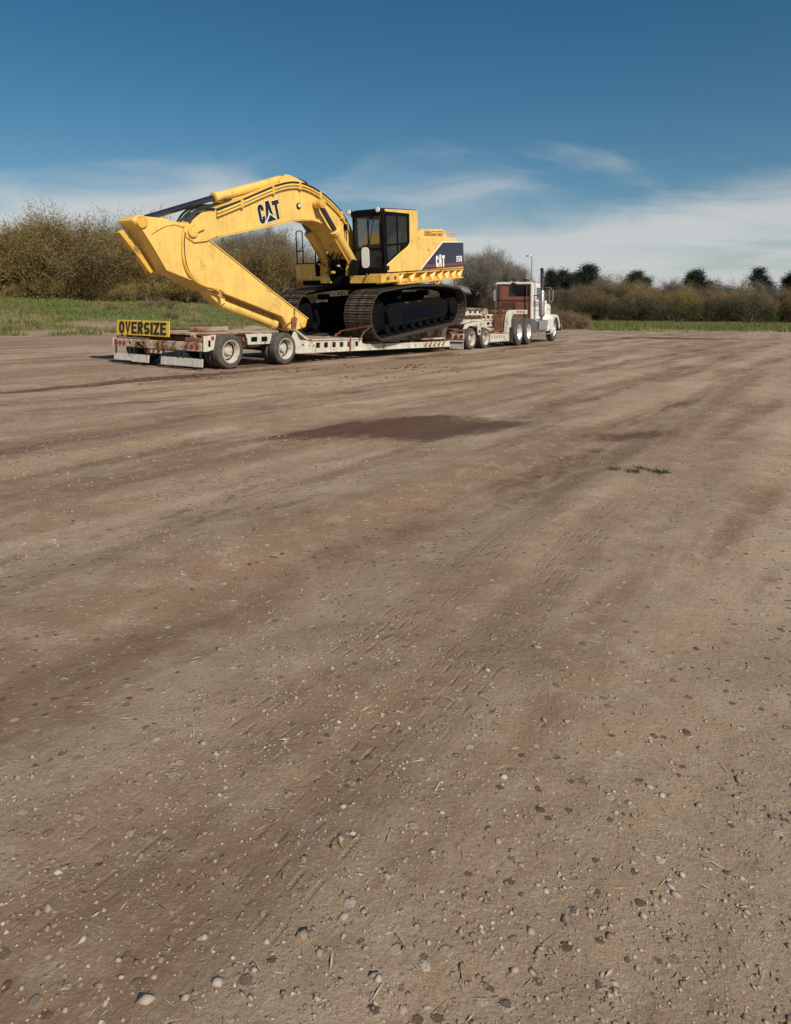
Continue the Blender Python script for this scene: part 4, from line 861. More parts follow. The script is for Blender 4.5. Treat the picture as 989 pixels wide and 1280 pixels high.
# door: black frame round the panes
dr = MB()
dr.prism([(.555, 1.71), (.66, 1.71), (.66, 3.39), (.555, 3.39)], CYN + .004, CYN + .05); dr.prism([(.66, 3.30), (1.87, 3.30), (1.87, 3.39), (.66, 3.39)], CYN + .005, CYN + .05)
dr.prism([(1.76, 2.42), (1.87, 2.45), (1.87, 3.30), (1.76, 3.30)], CYN + .004, CYN + .05); dr.prism([(.66, 1.71), (.66, 2.02), (1.40, 2.34), (1.76, 2.49), (1.87, 2.49), (1.87, 1.71)], CYN + .032, CYN + .05)
dr.prism([(1.20, 2.30), (1.24, 2.32), (1.24, 3.30), (1.20, 3.30)], CYN + .004, CYN + .045)
dr.prism([(.66, 2.44), (1.76, 2.50), (1.76, 2.56), (.66, 2.50)], CYN + .003, CYN + .046)
dr.build('door_frame', 'black_steel', cb, .004)
for poly in ([(.66, 2.51), (1.20, 2.53), (1.20, 3.30), (.66, 3.30)], [(1.24, 2.53), (1.76, 2.55), (1.76, 3.30), (1.24, 3.30)], [(.66, 2.03), (1.24, 2.29), (1.24, 2.45), (.66, 2.43)]):
    MB().prism(poly, CYN + .022, CYN + .028).build('door_pane', 'glass', cb)
MB().box(CX0 + .02, CX0 + .03, CYN + .075, CYF - .075, 2.40, 3.33).build('windscreen', 'glass', cb)
MB().box(CX0 + .02, CX0 + .03, CYN + .075, CYF - .075, 1.86, 2.36).build('lower_windscreen', 'glass', cb)
MB().box(CX0, CX0 + .05, CYN + .07, CYF - .07, 2.355, 2.405).box(CX0, CX0 + .06, CYN + .07, CYF - .07, 1.70, 1.86).build('front_rail', 'black_steel', cb, .005)
fw = MB().plate_holes(.56, 1.90, 1.71, 3.40, CYF - .04, CYF - .01, [(.68, 1.18, 2.45, 3.28), (1.24, 1.80, 2.45, 3.28)]).build('far_wall', 'interior', cb, .004)
MB().box(.68, 1.18, CYF - .028, CYF - .022, 2.45, 3.28).box(1.24, 1.80, CYF - .028, CYF - .022, 2.45, 3.28).build('far_pane', 'glass', cb)
st = MB().box(1.18, 1.70, -1.28, -.78, 2.12, 2.26).build('seat', 'seat_cloth', cb, .05, seg=2)
MB().prism([(1.60, 2.24), (1.76, 2.26), (1.88, 2.92), (1.76, 2.94)], -1.27, -.79).build('seat_back', 'seat_cloth', cb, .04, seg=2)
MB().box(1.74, 1.84, -1.15, -.91, 2.96, 3.14).build('headrest', 'seat_cloth', cb, .03)
MB().box(1.25, 1.65, -1.22, -.84, 1.80, 2.12).build('seat_base', 'interior', cb, .02)
for y in (-1.40, -.66):
    MB().box(.98, 1.55, y - .09, y + .09, 1.85, 2.34).build('console', 'interior', cb, .03)
    MB().tube([(1.05, y, 2.34), (1.0, y, 2.50), (1.0, y, 2.58)], [.014, .014, .03], 8).build('joystick', 'hose', cb)
MB().prism([(.62, 1.80), (.72, 1.80), (.80, 2.48), (.72, 2.50)], -.88, -.66).build('monitor_stand', 'interior', cb, .02)
MB().prism_yz(rr(-1.06, -.80, 1.86, 2.44, .10)[::-1], CX0 - .02, CX0 - .004).build('white_front_plate', 'decal_white', cb, .004)
for y in (CYN + .05, CYF - .02):
    lm = MB().tube([(CX0 - .04, y, 3.44), (CX0 - .16, y, 3.44)], [.055, .082], 16).build('work_lamp', 'hose', cb)
    MB().tube([(CX0 - .161, y, 3.44), (CX0 - .172, y, 3.44)], [.076, .05], 16).build('lens', 'lamp_glass', lm) if False else None
    MB().tube([(CX0 - .155, y, 3.44), (CX0 - .180, y, 3.44)], [.078, .055], 16).build('work_lamp_lens', 'lamp_glass', cb)
MB().tube([(CX0 - .02, CYN - .03, 2.0), (CX0 - .04, CYN - .03, 2.9), (CX0, CYN - .01, 2.95)], .014, 8).build('grab_rail', 'black_steel', cb)
mr = MB().tube([(CX0, CYF + .05, 3.0), (CX0 - .12, CYF + .12, 3.05), (CX0 - .12, CYF + .14, 2.6)], .015, 8).build('mirror_arm', 'black_steel', cb)
MB().box(CX0 - .14, CX0 - .10, CYF + .08, CYF + .22, 2.95, 3.12).build('mirror', 'black_steel', cb, .02)
MB().box(.60, .70, CYN - .012, CYN - .006, 1.78, 1.90).build('door_latch', 'hose', cb)
# --- box on the far front corner, with its walkway rails
rb_ = MB().prism([(.28, 2.03), (1.5, 2.03), (1.5, 1.46), (.42, 1.46), (.30, 1.60)], .60, 1.53).build('tool_box', 'yellow', EX, .015)
MB().box(.30, 1.5, .62, 1.52, 2.034, 2.06).build('walkway', 'black_steel', rb_, .004)
MB().prism_yz([(.56, 1.46), (.60, 1.46), (.60, 2.0), (.50, 2.0), (.40, 1.86), (.20, 1.46)], .30, .34).build('side_gusset', 'yellow', rb_, .004)
MB().tube([(.30, .95, 1.60), (.275, .95, 1.60)], .035, 12).build('lamp', 'lamp_glass', rb_)
for x_, y0_, y1_, zt in ((.34, 1.26, 1.50, 3.02), (.75, 1.00, 1.12, 2.62), (1.05, .86, .98, 2.58)):
    hl = MB().tube([(x_, y0_, 2.05), (x_, y0_, zt - .05), (x_, y0_ + .04, zt), (x_, y1_ - .04, zt), (x_, y1_, zt - .05), (x_, y1_, 2.05)], .018, 8); hl.tube([(x_, y0_, 2.42), (x_, y1_, 2.42)], .018, 8); hl.build('handrail', 'black_steel', EX)
# --- boom
D1 = .12
bt = [(-.02, 3.26), (.18, 3.42), (.39, 3.50), (1.32, 3.86), (2.39, 4.34), (2.98, 4.54), (3.40, 4.60), (3.80, 4.58), (4.25, 4.48), (4.70, 4.32), (5.20, 4.05), (5.66, 3.66), (6.02, 3.18), (6.30, 2.62), (6.32, 2.46), (6.22, 2.36), (6.08, 2.36)]
bb = [(5.66, 2.62), (5.32, 2.96), (5.04, 3.24), (4.75, 3.48), (4.40, 3.63), (4.0, 3.67), (3.60, 3.63), (3.31, 3.58), (2.13, 3.28), (.62, 2.90), (.30, 2.76), (-.05, 2.70), (-.28, 2.80), (-.36, 2.98), (-.26, 3.14)]
BP = [E(a, z, D1) for a, z in bt + bb]
bm_ = MB().prism(BP, -.29, .29).build('boom', 'yellow', EX, .022, seg=2)
# cover plates lipping over the side plates
lip = MB()
for ln_ in ([E(a, z, D1) for a, z in bt[2:13]], [E(a, z, D1) for a, z in bb[1:10]]):
    for i in range(len(ln_) - 1):
        (x0, z0), (x1, z1) = ln_[i], ln_[i + 1]; l = math.hypot(x1 - x0, z1 - z0); nx_, nz_ = -(z1 - z0) / l * .012, (x1 - x0) / l * .012
        lip.prism([(x0 - nx_, z0 - nz_), (x1 - nx_, z1 - nz_), (x1 + nx_, z1 + nz_), (x0 + nx_, z0 + nz_)], -.312, .312)
lip.build('cover_plate_lips', 'yellow', bm_, smooth=True)
for s_ in (-1, 1):
    for (a, z, r_, t) in ((-.13, 2.96, .14, .05), (3.40, 3.97, .085, .025), (6.2, 2.46, .13, .03)):
        x, z = E(a, z, D1); MB().tube(curve([(x, s_ * .28, z), (x, s_ * (.29 + t), z)]), r_, 22).build('pin_boss', 'yellow_worn' if r_ > .1 else 'hose', bm_, .008)
x, z = E(3.40, 3.97, D1); MB().tube([(x + .01, -.30, z + .01), (x + .01, -.322, z + .01)], .045, 14).build('pin', 'decal_white', bm_)
x, z = E(-.13, 2.96, D1)
for s_ in (-1, 1):
    MB().prism([(x - .02, z - .07), (x + .32, z + .04), (x + .36, z + .10), (x + .30, z + .14), (x - .03, z + .07)], *sorted((s_ * .305, s_ * .345))).build('pin_keeper', 'yellow', bm_, .008)
for a0, z0, a1, z1 in ((3.42, 3.70, 3.47, 4.5), (4.05, 3.62, 4.12, 4.45)):
    (x0, zz0), (x1, zz1) = E(a0, z0, D1), E(a1, z1, D1); MB().obox((x0, -.291, zz0), (x1, -.291, zz1), .006, .012).build('weld_seam', 'yellow_worn', bm_)
# big lettering on both flanks of the boom: black with a pale outline
def boom_letters(s_):
    o_ = E(2.00, 3.335, D1); u_ = E(2.755, 3.58, D1); v_ = E(1.855, 3.79, D1)
    U = (u_[0] - o_[0], u_[1] - o_[1]); V = (v_[0] - o_[0], v_[1] - o_[1]); wtot = .50 + .03 + .70 + .03 + .58
    def f(u, v, l):
        if s_ > 0: u = wtot - u
        t = u / wtot; return (o_[0] + U[0] * t + V[0] * v, s_ * (.2915 + l), o_[1] + U[1] * t + V[1] * v)
    wds = {'C': .50, 'A': .70, 'T': .58}
    a = MB(); letters(a, 'CAT', f, gap=.03, widths=wds, s_=.225, grow=.06, lift=.002); a.build('lettering_outline', 'decal_white', bm_, smooth=False)
    a = MB(); letters(a, 'CAT', f, gap=.03, widths=wds, s_=.225, lift=.006); a.build('lettering', 'decal_black', bm_, smooth=False)
    for pts, m_, l0, l1 in (([(.42, -.04), (1.50, -.04), (.90, .46)], 'decal_white', .003, .010), ([(.54, .0), (1.40, .0), (.92, .36)], 'decal_black', .0105, .013)):
        q = [f(u, v, l0) for u, v in pts] + [f(u, v, l1) for u, v in pts]
        MB().add(q, [(0, 1, 2), (3, 4, 5), (0, 1, 4, 3), (1, 2, 5, 4), (2, 0, 3, 5)]).build('lettering_triangle', m_, bm_, smooth=False)
boom_letters(-1); boom_letters(1)
# hydraulic lines along the boom
def off_line(pts, d): return [(E(a, z - d, D1)) for a, z in pts]
lin = [(.55, 3.50), (1.32, 3.83), (2.39, 4.31), (2.98, 4.51), (3.40, 4.57), (3.80, 4.55), (4.25, 4.45), (4.70, 4.29), (5.20, 4.02), (5.60, 3.66)]
for d, m_, r_ in ((.06, 'yellow', .030), (-.005, 'hose', .022), (.135, 'yellow', .024)):
    MB().tube(curve([(x, -.33, z) for x, z in off_line(lin, d)]), r_, 8).build('hydraulic_pipe', m_, bm_)
    MB().tube(curve([(x, .33, z) for x, z in off_line(lin, d)]), r_, 8).build('hydraulic_pipe', m_, bm_)
for i in (1, 2, 4, 6, 8):
    (a, z) = lin[i]; x0, z0 = E(a, z - .10, D1); MB().box(x0 - .04, x0 + .04, -.365, -.29, z0 - .08, z0 + .12).build('pipe_clamp', 'yellow_worn', bm_, .006)
hx = [E(a, z) for a, z in ((.62, 3.52), (.35, 3.50), (.12, 3.42), (-.02, 3.26), (-.10, 3.14))]
for y in (-.30, -.22): MB().tube(curve([(x, y, z) for x, z in hx]), .030, 8).build('hose', 'hose', bm_)
# --- stick
D2 = .14
sp_ = [(-1.66, 3.02), (-1.60, 3.12), (-1.46, 3.17), (-1.30, 3.15), (-.90, 3.16), (-.44, 3.12), (-.05, 3.08), (.22, 2.94), (.42, 2.79), (1.34, 2.32), (2.45, 1.73), (3.87, 1.03), (3.80, .80), (3.45, .73), (3.12, .76), (2.88, 1.09), (.86, 1.63), (.72, 1.68), (.35, 1.70), (.0, 1.86), (-.80, 2.07), (-1.10, 2.47), (-1.42, 2.86)]
SPT = [E(a, z, D2) for a, z in sp_]
sk_ = MB().prism(SPT, -.25, .25).build('stick', 'yellow', EX, .02, seg=2)
lip = MB(); lns = [E(a, z, D2) for a, z in ((.30, 2.86), (.42, 2.79), (1.34, 2.32), (2.45, 1.73), (3.87, 1.03))]; lns2 = [E(a, z, D2) for a, z in ((.72, 1.66), (.35, 1.70), (0, 1.86), (-.80, 2.07), (-1.10, 2.47), (-1.42, 2.86))]; lns3 = [E(a, z, D2) for a, z in ((2.88, 1.09), (.86, 1.63))]
for ln_ in (lns, lns2, lns3):
    for i in range(len(ln_) - 1):
        (x0, z0), (x1, z1) = ln_[i], ln_[i + 1]; l = math.hypot(x1 - x0, z1 - z0); nx_, nz_ = -(z1 - z0) / l * .011, (x1 - x0) / l * .011
        lip.prism([(x0 - nx_, z0 - nz_), (x1 - nx_, z1 - nz_), (x1 + nx_, z1 + nz_), (x0 + nx_, z0 + nz_)], -.272, .272)
lip.build('cover_plate_lips', 'yellow', sk_)
for s_ in (-1, 1):
    for a, z, r_ in ((-1.44, 3.02, .13), (3.66, .90, .11), (3.25, 1.05, .075)):
        x, z = E(a, z, D2); MB().tube([(x, s_ * .245, z), (x, s_ * .29, z)], r_, 20).build('pin_boss', 'yellow_worn', sk_, .008)
    # hose and pipe curling down the flank of the stick
    pts = [(-.35, 3.06), (-.40, 2.75), (-.38, 2.40), (-.28, 2.10), (-.08, 1.90), (.22, 1.77), (.48, 1.73), (.68, 1.64), (.74, 1.50)]
    MB().tube(curve([(E(a, z, D2)[0], s_ * .285, E(a, z, D2)[1]) for a, z in pts]), .028, 8).build('hydraulic_pipe', 'yellow_worn', sk_)
    MB().tube(curve([(E(a + .05, z, D2)[0], s_ * .268, E(a + .05, z, D2)[1]) for a, z in pts]), .02, 8).build('hydraulic_hose', 'hose', sk_)
    wl = [(-1.20, 2.80), (-.85, 3.0), (-.60, 3.06), (-.2, 3.0)]
    MB().tube([(E(a, z, D2)[0], s_ * .256, E(a, z, D2)[1]) for a, z in wl], .012, 6).build('weld_seam', 'yellow_worn', sk_)
    ws = [(1.02, 2.48), (.80, 1.66)]; MB().tube([(E(a, z, D2)[0], s_ * .25, E(a, z, D2)[1]) for a, z in ws], .006, 6).build('weld_seam', 'yellow_worn', sk_)
    MB().tube([(E(a, z, D2)[0], s_ * .275, E(a, z, D2)[1]) for a, z in ((3.30, 1.30), (3.30, 1.02), (3.12, .92), (2.85, .80))], .016, 6).build('grease_line', 'rust', sk_)
nose = MB().prism([E(a, z, D2) for a, z in ((-1.72, 2.80), (-1.62, 2.86), (-1.10, 2.36), (-.84, 2.04), (-.93, 1.98), (-1.22, 2.30))], .10, .24).build('nose_plate', 'yellow_worn', sk_, .01)
# bucket cylinder under the stick and the bare links at its tip
def cylinder(p0, p1, p2, rb_, rr_, y, name):
    """barrel p0-p1, rod p1-p2"""
    (x0, z0), (x1, z1), (x2, z2) = p0, p1, p2; d = Vector((x1 - x0, 0, z1 - z0)).normalized()
    b0, b1, b2 = Vector((x0, y, z0)), Vector((x1, y, z1)), Vector((x2, y, z2))
    m = MB().tube([b0, b0 + d * .05, b1 - d * .12, b1 - d * .115, b1, b1 + d * .02], [rb_ * .8, rb_, rb_, rb_ * 1.17, rb_ * 1.17, rb_ * .75], 20).build(name, 'yellow', EX)
    MB().tube([b1 - d * .05, b2], rr_, 16).build('rod', 'rod_steel', m)
    MB().tube([b2 + Vector((0, -rb_ * .9, 0)), b2 + Vector((0, rb_ * .9, 0))], rr_ * 1.7, 16).build('rod_eye', 'yellow_worn', m)
    MB().tube([b0 - d * .03 + Vector((0, -rb_ * .9, 0)), b0 - d * .03 + Vector((0, rb_ * .9, 0))], rb_ * .75, 16).build('barrel_eye', 'yellow_worn', m)
    sd = Vector((-d.z, 0, d.x)) * (rb_ + .03)
    MB().tube([b0 + d * .1 + sd * .8, b0 + d * .15 + sd, b1 - d * .2 + sd, b1 - d * .1 + sd * .8], .022, 8).build('oil_pipe', 'yellow_worn', m)
    return m
cylinder(E(1.05, 1.42), E(2.98, .88), E(3.40, .80), .12, .06, 0, 'bucket_cylinder')
MB().prism([E(a, z, 0) for a, z in ((.55, 1.68), (.75, 1.50), (.98, 1.34), (1.14, 1.40), (1.12, 1.56), (.95, 1.64))], -.15, .15).build('cylinder_bracket', 'yellow', EX, .01)
for s_ in (-1, 1):
    MB().prism([E(a, z, 0) for a, z in ((3.34, .72), (3.46, .74), (3.52, 1.04), (3.40, 1.10), (3.32, 1.02))], *sorted((s_ * .27, s_ * .32))).build('bucket_link', 'rust', EX, .008)
# --- stick and boom cylinders
cylinder(E(3.16, 4.64), E(.86, 3.84), E(-1.40, 3.06, D2), .108, .070, 0, 'stick_cylinder')
MB().prism([E(a, z, 0) for a, z in ((2.9, 4.45), (3.02, 4.66), (3.14, 4.745), (3.30, 4.75), (3.75, 4.68), (4.1, 4.58), (4.25, 4.46))], -.20, -.14).build('cylinder_bracket', 'yellow', EX, .01)
MB().prism([E(a, z, 0) for a, z in ((2.9, 4.45), (3.02, 4.66), (3.14, 4.745), (3.30, 4.75), (3.75, 4.68), (4.1, 4.58), (4.25, 4.46))], .14, .20).build('cylinder_bracket', 'yellow', EX, .01)
for s_ in (-1, 1):
    cylinder(E(5.72, 2.62), E(4.86, 3.46), E(4.18, 4.10), .135, .07, s_ * .46, 'boom_cylinder')
    x, z = E(4.18, 4.10); MB().tube([(x, s_ * .28, z), (x, s_ * .60, z)], .075, 16).build('cylinder_pin', 'yellow_worn', EX)
    x, z = E(5.75, 2.60); MB().tube([(x, s_ * .30, z), (x, s_ * .64, z)], .07, 16).build('cylinder_pin', 'yellow_worn', EX)
    MB().prism([(.25, 1.66), (.95, 1.66), (1.05, 2.05), (.75, 2.12), (.36, 2.10)], *sorted((s_ * .34, s_ * .42))).build('boom_foot_bracket', 'yellow_worn', EX, .01)
    MB().prism([(.15, 1.66), (.55, 1.66), (.55, 2.05), (.28, 2.12), (.12, 2.0)], *sorted((s_ * .60, s_ * .65))).build('cylinder_foot_bracket', 'black_steel', EX, .01)
random.seed(11)
for k in range(7):
    x, y, z = random.uniform(.10, .30), random.uniform(-.25, .62), random.uniform(1.72, 2.1); s2 = random.uniform(.05, .10)
    MB().box(x, x + s2, y, y + s2 * 1.6, z, z + s2).build('valve_block', 'yellow_worn', EX, .01)
for k in range(4):
    y = -.24 + k * .15; x0, z0 = .42 + .03 * (k % 2), 1.80 + .05 * (k % 3)
    MB().tube(curve([(x0, y, z0), (x0 - .20, y + .03, z0 + .10 + .04 * k), (x0 - .22, y * .8, z0 + .32), (x0 - .06, y * .9, z0 + .52), (x0 + .12, y * .7, z0 + .58)]), .022, 8).build('hydraulic_hose', 'hose', EX)
MB().box(.45, 2.3, -.46, .62, 1.66, 2.3).build('pump_bay', 'black_steel', EX, .03)
# hoses looping over the boom and stick joint, and more fittings on deck
for y, k in ((-.12, 0), (.02, .05), (.14, .1)):
    pts = [E(a, z) for a, z in ((1.3, 3.86), (.95, 3.70), (.62, 3.60 + k * .4), (.34, 3.52 + k * .4), (.10, 3.36 + k * .4), (-.06, 3.20), (-.12, 3.06))]
    MB().tube(curve([(x, y, z) for x, z in pts]), .026, 8).build('hydraulic_hose', 'hose', EX)
for y in (-.16, .16):
    pts = [E(a, z) for a, z in ((3.30, 4.60), (3.62, 4.70), (3.95, 4.66), (4.25, 4.48))]
    MB().tube(curve([(x, y, z) for x, z in pts]), .024, 8).build('hydraulic_hose', 'hose', EX)
MB().tube([(3.5, -1.30, 2.60), (3.5, -1.30, 2.86), (4.9, -1.30, 2.88), (5.05, -1.30, 2.60)], .018, 8).build('handrail', 'yellow_worn', EX)
MB().tube([(4.2, -1.30, 2.60), (4.2, -1.30, 2.87)], .018, 8).build('handrail', 'yellow_worn', EX)
MB().box(2.42, 2.72, -1.0, -.6, 2.56, 2.86).build('battery_cover', 'yellow', EX, .02)
MB().tube([(3.30, -.55, 2.9), (3.30, -.55, 3.12)], .10, 16).build('air_precleaner', 'black_steel', EX)
MB().tube([(3.30, -.55, 3.12), (3.30, -.55, 3.16)], [.13, .10], 16).build('air_precleaner_cap', 'chrome', EX)
for z in (1.95, 2.25, 2.52): MB().box(2.946, 2.972, YN - .012, YN + .0, z, z + .07).build('hinge', 'yellow_worn', EX, .003)
MB().box(3.02, 3.05, YN - .0065, YN + .0, 1.74, 2.58).build('door_seam', 'yellow_worn', EX) if False else None
MB().tube([(.50, CYN + .30, 3.30), (.455, CYN + .42, 2.75), (.452, CYN + .46, 2.55)], .012, 6).build('wiper', 'hose', cb)
# chain pulled across the front of the near track
def on_tr2(a, b, z): return Vector((W1.x + DX * a - DY * b, W1.y + DY * a + DX * b, z))
ck = thing('tie_down_chain', 'rusty chain drawn across the front of the near track down to the side beam', 'chain', on_tr2(4.70, .35, .56))
ck.location.z = .56; path = [on_tr2(4.66, .88, .57), on_tr2(4.84, .80, .70), on_tr2(4.86, .35, .78), on_tr2(4.84, -.20, .86), on_tr2(4.70, -.06, .70), on_tr2(4.60, .0, .52)]
d_ = [0]
for i in range(len(path) - 1): d_.append(d_[-1] + (path[i + 1] - path[i]).length)
nl = int(d_[-1] / .075)
for k in range(nl):
    s_ = (k + .5) / nl * d_[-1]; i = max(j for j in range(len(path) - 1) if d_[j] <= s_); t = (s_ - d_[i]) / (d_[i + 1] - d_[i]); c = path[i].lerp(path[i + 1], t) - ck.location; d = (path[i + 1] - path[i]).normalized() * .04
    n_ = d.normalized().cross(Vector((0, 0, 1)) if k % 2 else Vector((1, 0, .3))).normalized() * .024
    MB().tube([c - d - n_ * .6, c - d * .4 - n_, c + d * .4 - n_, c + d - n_ * .6, c + d * 1.2, c + d + n_ * .6, c + d * .4 + n_, c - d * .4 + n_, c - d + n_ * .6, c - d * 1.2, c - d - n_ * .6], .011, 6).build('chain_link', 'rust', ck)

# ------------------------------------------------------------------ trees, shrubs and weeds
def tubes_mesh(segs, name, n=5):
    V = []; Fc = []
    for p0, p1, r0, r1 in segs:
        d = Vector(p1) - Vector(p0)
        if d.length < 1e-5: continue
        d.normalize(); u = d.orthogonal().normalized(); v = d.cross(u); o = len(V); m = n if r0 > .03 else 3
        for p, r_ in ((p0, r0), (p1, r1)):
            for k in range(m): a = 2 * math.pi * k / m; V.append(tuple(Vector(p) + (u * math.cos(a) + v * math.sin(a)) * r_))
        Fc += [(o + k, o + (k + 1) % m, o + m + (k + 1) % m, o + m + k) for k in range(m)]
    me = bpy.data.meshes.new(name); me.from_pydata(V, [], Fc); me.shade_smooth(); return me
def tri_mesh(name, P, D, ln, wd, rg, quad=False):
    """many small slips: base points P, directions D, lengths and widths"""
    n = len(P); D = D / np.linalg.norm(D, axis=1, keepdims=True); q = rg.normal(size=(n, 3)); s_ = np.cross(D, q); s_ /= np.linalg.norm(s_, axis=1, keepdims=True) + 1e-9
    a = P - s_ * wd[:, None] / 2; b = P + s_ * wd[:, None] / 2; t = P + D * ln[:, None]
    if quad:
        mid = P + D * ln[:, None] * .5; V = np.stack([P, mid - s_ * wd[:, None] / 2, t, mid + s_ * wd[:, None] / 2], 1).reshape(-1, 3); k = 4
    else: V = np.stack([a, b, t], 1).reshape(-1, 3); k = 3
    me = bpy.data.meshes.new(name); me.vertices.add(len(V)); me.vertices.foreach_set('co', V.astype(np.float32).ravel())
    me.loops.add(len(V)); me.loops.foreach_set('vertex_index', np.arange(len(V), dtype=np.int32)); me.polygons.add(n); me.polygons.foreach_set('loop_start', np.arange(0, len(V), k, dtype=np.int32))
    me.update(calc_edges=True); return me
def grow(rd, segs, tips, p, d, ln, r, lev, maxl, spread, up):
    nseg = 3
    for i in range(nseg):
        d = (d + Vector((rd.gauss(0, .16), rd.gauss(0, .16), rd.gauss(0, .10) + up))).normalized(); p2 = p + d * ln / nseg; r2 = r * .84
        segs.append((p, p2, r, r2)); p, r = p2, r2
        if lev >= 1: tips.append((p.copy(), d.copy(), lev))
        if lev < maxl and (i > 0 or lev > 0):
            for k in range(2 if i < nseg - 1 else 3):
                ax = d.orthogonal().normalized(); ax.rotate(Matrix.Rotation(rd.uniform(0, 6.283), 3, d)); d2 = d.copy(); d2.rotate(Matrix.Rotation(rd.uniform(*spread), 3, ax))
                grow(rd, segs, tips, p, d2, ln * rd.uniform(.55, .78), r * .62, lev + 1, maxl, spread, up)
def make_tree(kind, seed):
    rd = random.Random(seed); rg = np.random.default_rng(seed); segs = []; tips = []
    if kind == 'willow':           # dense many-stemmed thicket willow keeping some tired leaf
        for k in range(9):
            a = k * .72 + rd.uniform(-.3, .3); t = rd.uniform(.12, .75); d = Vector((math.cos(a) * t, math.sin(a) * t, 1)).normalized()
            grow(rd, segs, tips, Vector((math.cos(a) * .4, math.sin(a) * .4, -.2)), d, rd.uniform(2.2, 3.4), .10, 0, 2, (.35, .85), .05)
    elif kind == 'bare':           # leafless, fine twigged
        for k in range(2):
            grow(rd, segs, tips, Vector((k * .5, 0, -.2)), Vector((rd.uniform(-.25, .25), rd.uniform(-.25, .25), 1)).normalized(), 3.0, .17, 0, 3, (.3, .8), .06)
    elif kind == 'conifer':
        h = 9.0; p = Vector((0, 0, -.3))
        for i in range(9):
            p2 = Vector((rd.uniform(-.12, .12), rd.uniform(-.12, .12), (i + 1) * h / 9.5)); segs.append((p, p2, .28 * (1 - i / 10), .28 * (1 - (i + 1) / 10))); p = p2
            if i >= 2:
                for k in range(5):
                    a = rd.uniform(0, 6.283); l = max(.25, 1.0 - (max(i - 3, 0) / 5.2) ** 2 * .85) * rd.uniform(1.0, 2.7); e = p + Vector((math.cos(a) * l, math.sin(a) * l, rd.uniform(.1, .9))); segs.append((p, e, .06, .02))
                    for t in (.45, .75, 1.0): tips.append((p.lerp(e, t), (e - p).normalized(), 2))
    elif kind == 'shrub':
        for k in range(7):
            a = k * .9; grow(rd, segs, tips, Vector((math.cos(a) * .3, math.sin(a) * .3, -.1)), Vector((math.cos(a) * .8, math.sin(a) * .8, 1)).normalized(), rd.uniform(.9, 1.5), .04, 0, 2, (.3, .9), .02)
    tr = tubes_mesh(segs, kind + '_trunk')
    if kind == 'conifer':
        per = 110; sig = .55
    elif kind == 'willow': per = 52; sig = .33
    elif kind == 'bare': per = 13; sig = .20
    else: per = 30; sig = .16
    T = [t for t in tips if t[2] >= (2 if kind in ('willow', 'shrub') else 2)]
    if not T: T = tips
    mxn = {'willow': 620, 'bare': 1300, 'conifer': 190, 'shrub': 260}[kind]
    if len(T) > mxn: T = rd.sample(T, mxn)
    if kind == 'willow':       # leafy right down to the ground
        for k in range(150):
            a_ = rd.uniform(0, 6.283); r_ = rd.uniform(.6, 2.9); T.append((Vector((math.cos(a_) * r_, math.sin(a_) * r_, rd.uniform(.2, 2.6))), Vector((math.cos(a_) * .5, math.sin(a_) * .5, 1)), 2))
    C = np.array([t[0] for t in T]); Dt = np.array([t[1] for t in T]); n = len(T) * per
    P = np.repeat(C, per, 0) + rg.normal(0, sig, (n, 3)); D = np.repeat(Dt, per, 0) * .8 + rg.normal(0, .55, (n, 3))
    if kind == 'conifer': P[:, 2] = np.repeat(C[:, 2], per) + rg.normal(.1, .38, n); ln = rg.uniform(.16, .36, n); wd = rg.uniform(.06, .13, n)
    elif kind == 'willow': ln = rg.uniform(.10, .36, n); wd = rg.uniform(.014, .050, n); D[:, 2] += .15
    elif kind == 'bare': ln = rg.uniform(.30, .75, n); wd = rg.uniform(.012, .026, n); D[:, 2] += .35
    else: ln = rg.uniform(.07, .20, n); wd = rg.uniform(.02, .05, n)
    P[:, 2] = np.maximum(P[:, 2], .03)
    return tr, tri_mesh(kind + '_crown', P, D, ln, wd, rg, quad=(kind in ('willow', 'conifer')))
PROTO = {k: [make_tree(k, s) for s in seeds] for k, seeds in {'willow': (1, 2, 3), 'bare': (4, 5, 6), 'conifer': (7, 8), 'shrub': (9, 10)}.items()}
trnd = random.Random(21); tcount = 0
def plant(kind, name, x, y, s_, label, cat, group, leaf, bark='bark', zs=1.0):
    global tcount
    tr, cr = PROTO[kind][tcount % len(PROTO[kind])]; tcount += 1
    o = thing(name, label, cat, (x, y, hgt(x, y) - .05), trnd.uniform(0, 6.283), group); o.scale = (s_, s_, s_ * zs)
    a = link('trunk', tr if tr.materials and tr.materials[0] == M[bark] else (lambda m: (m.materials.clear(), m)[1])(tr.copy()) if tr.materials else tr, bark, o)
    b = link('crown', cr if (not cr.materials or cr.materials[0] == M[leaf]) else COPY(cr, leaf), leaf, o)
    return o
_cc = {}
def COPY(me, leaf):
    k = (me.name, leaf)
    if k not in _cc: c = me.copy(); c.materials.clear(); _cc[k] = c
    return _cc[k]
GW = 'willows of the thicket along the left bank'
LW = 'bushy olive-brown willow in the thicket above the green bank'
def atpx(px, Y): return (px - 452) / 872 * Y
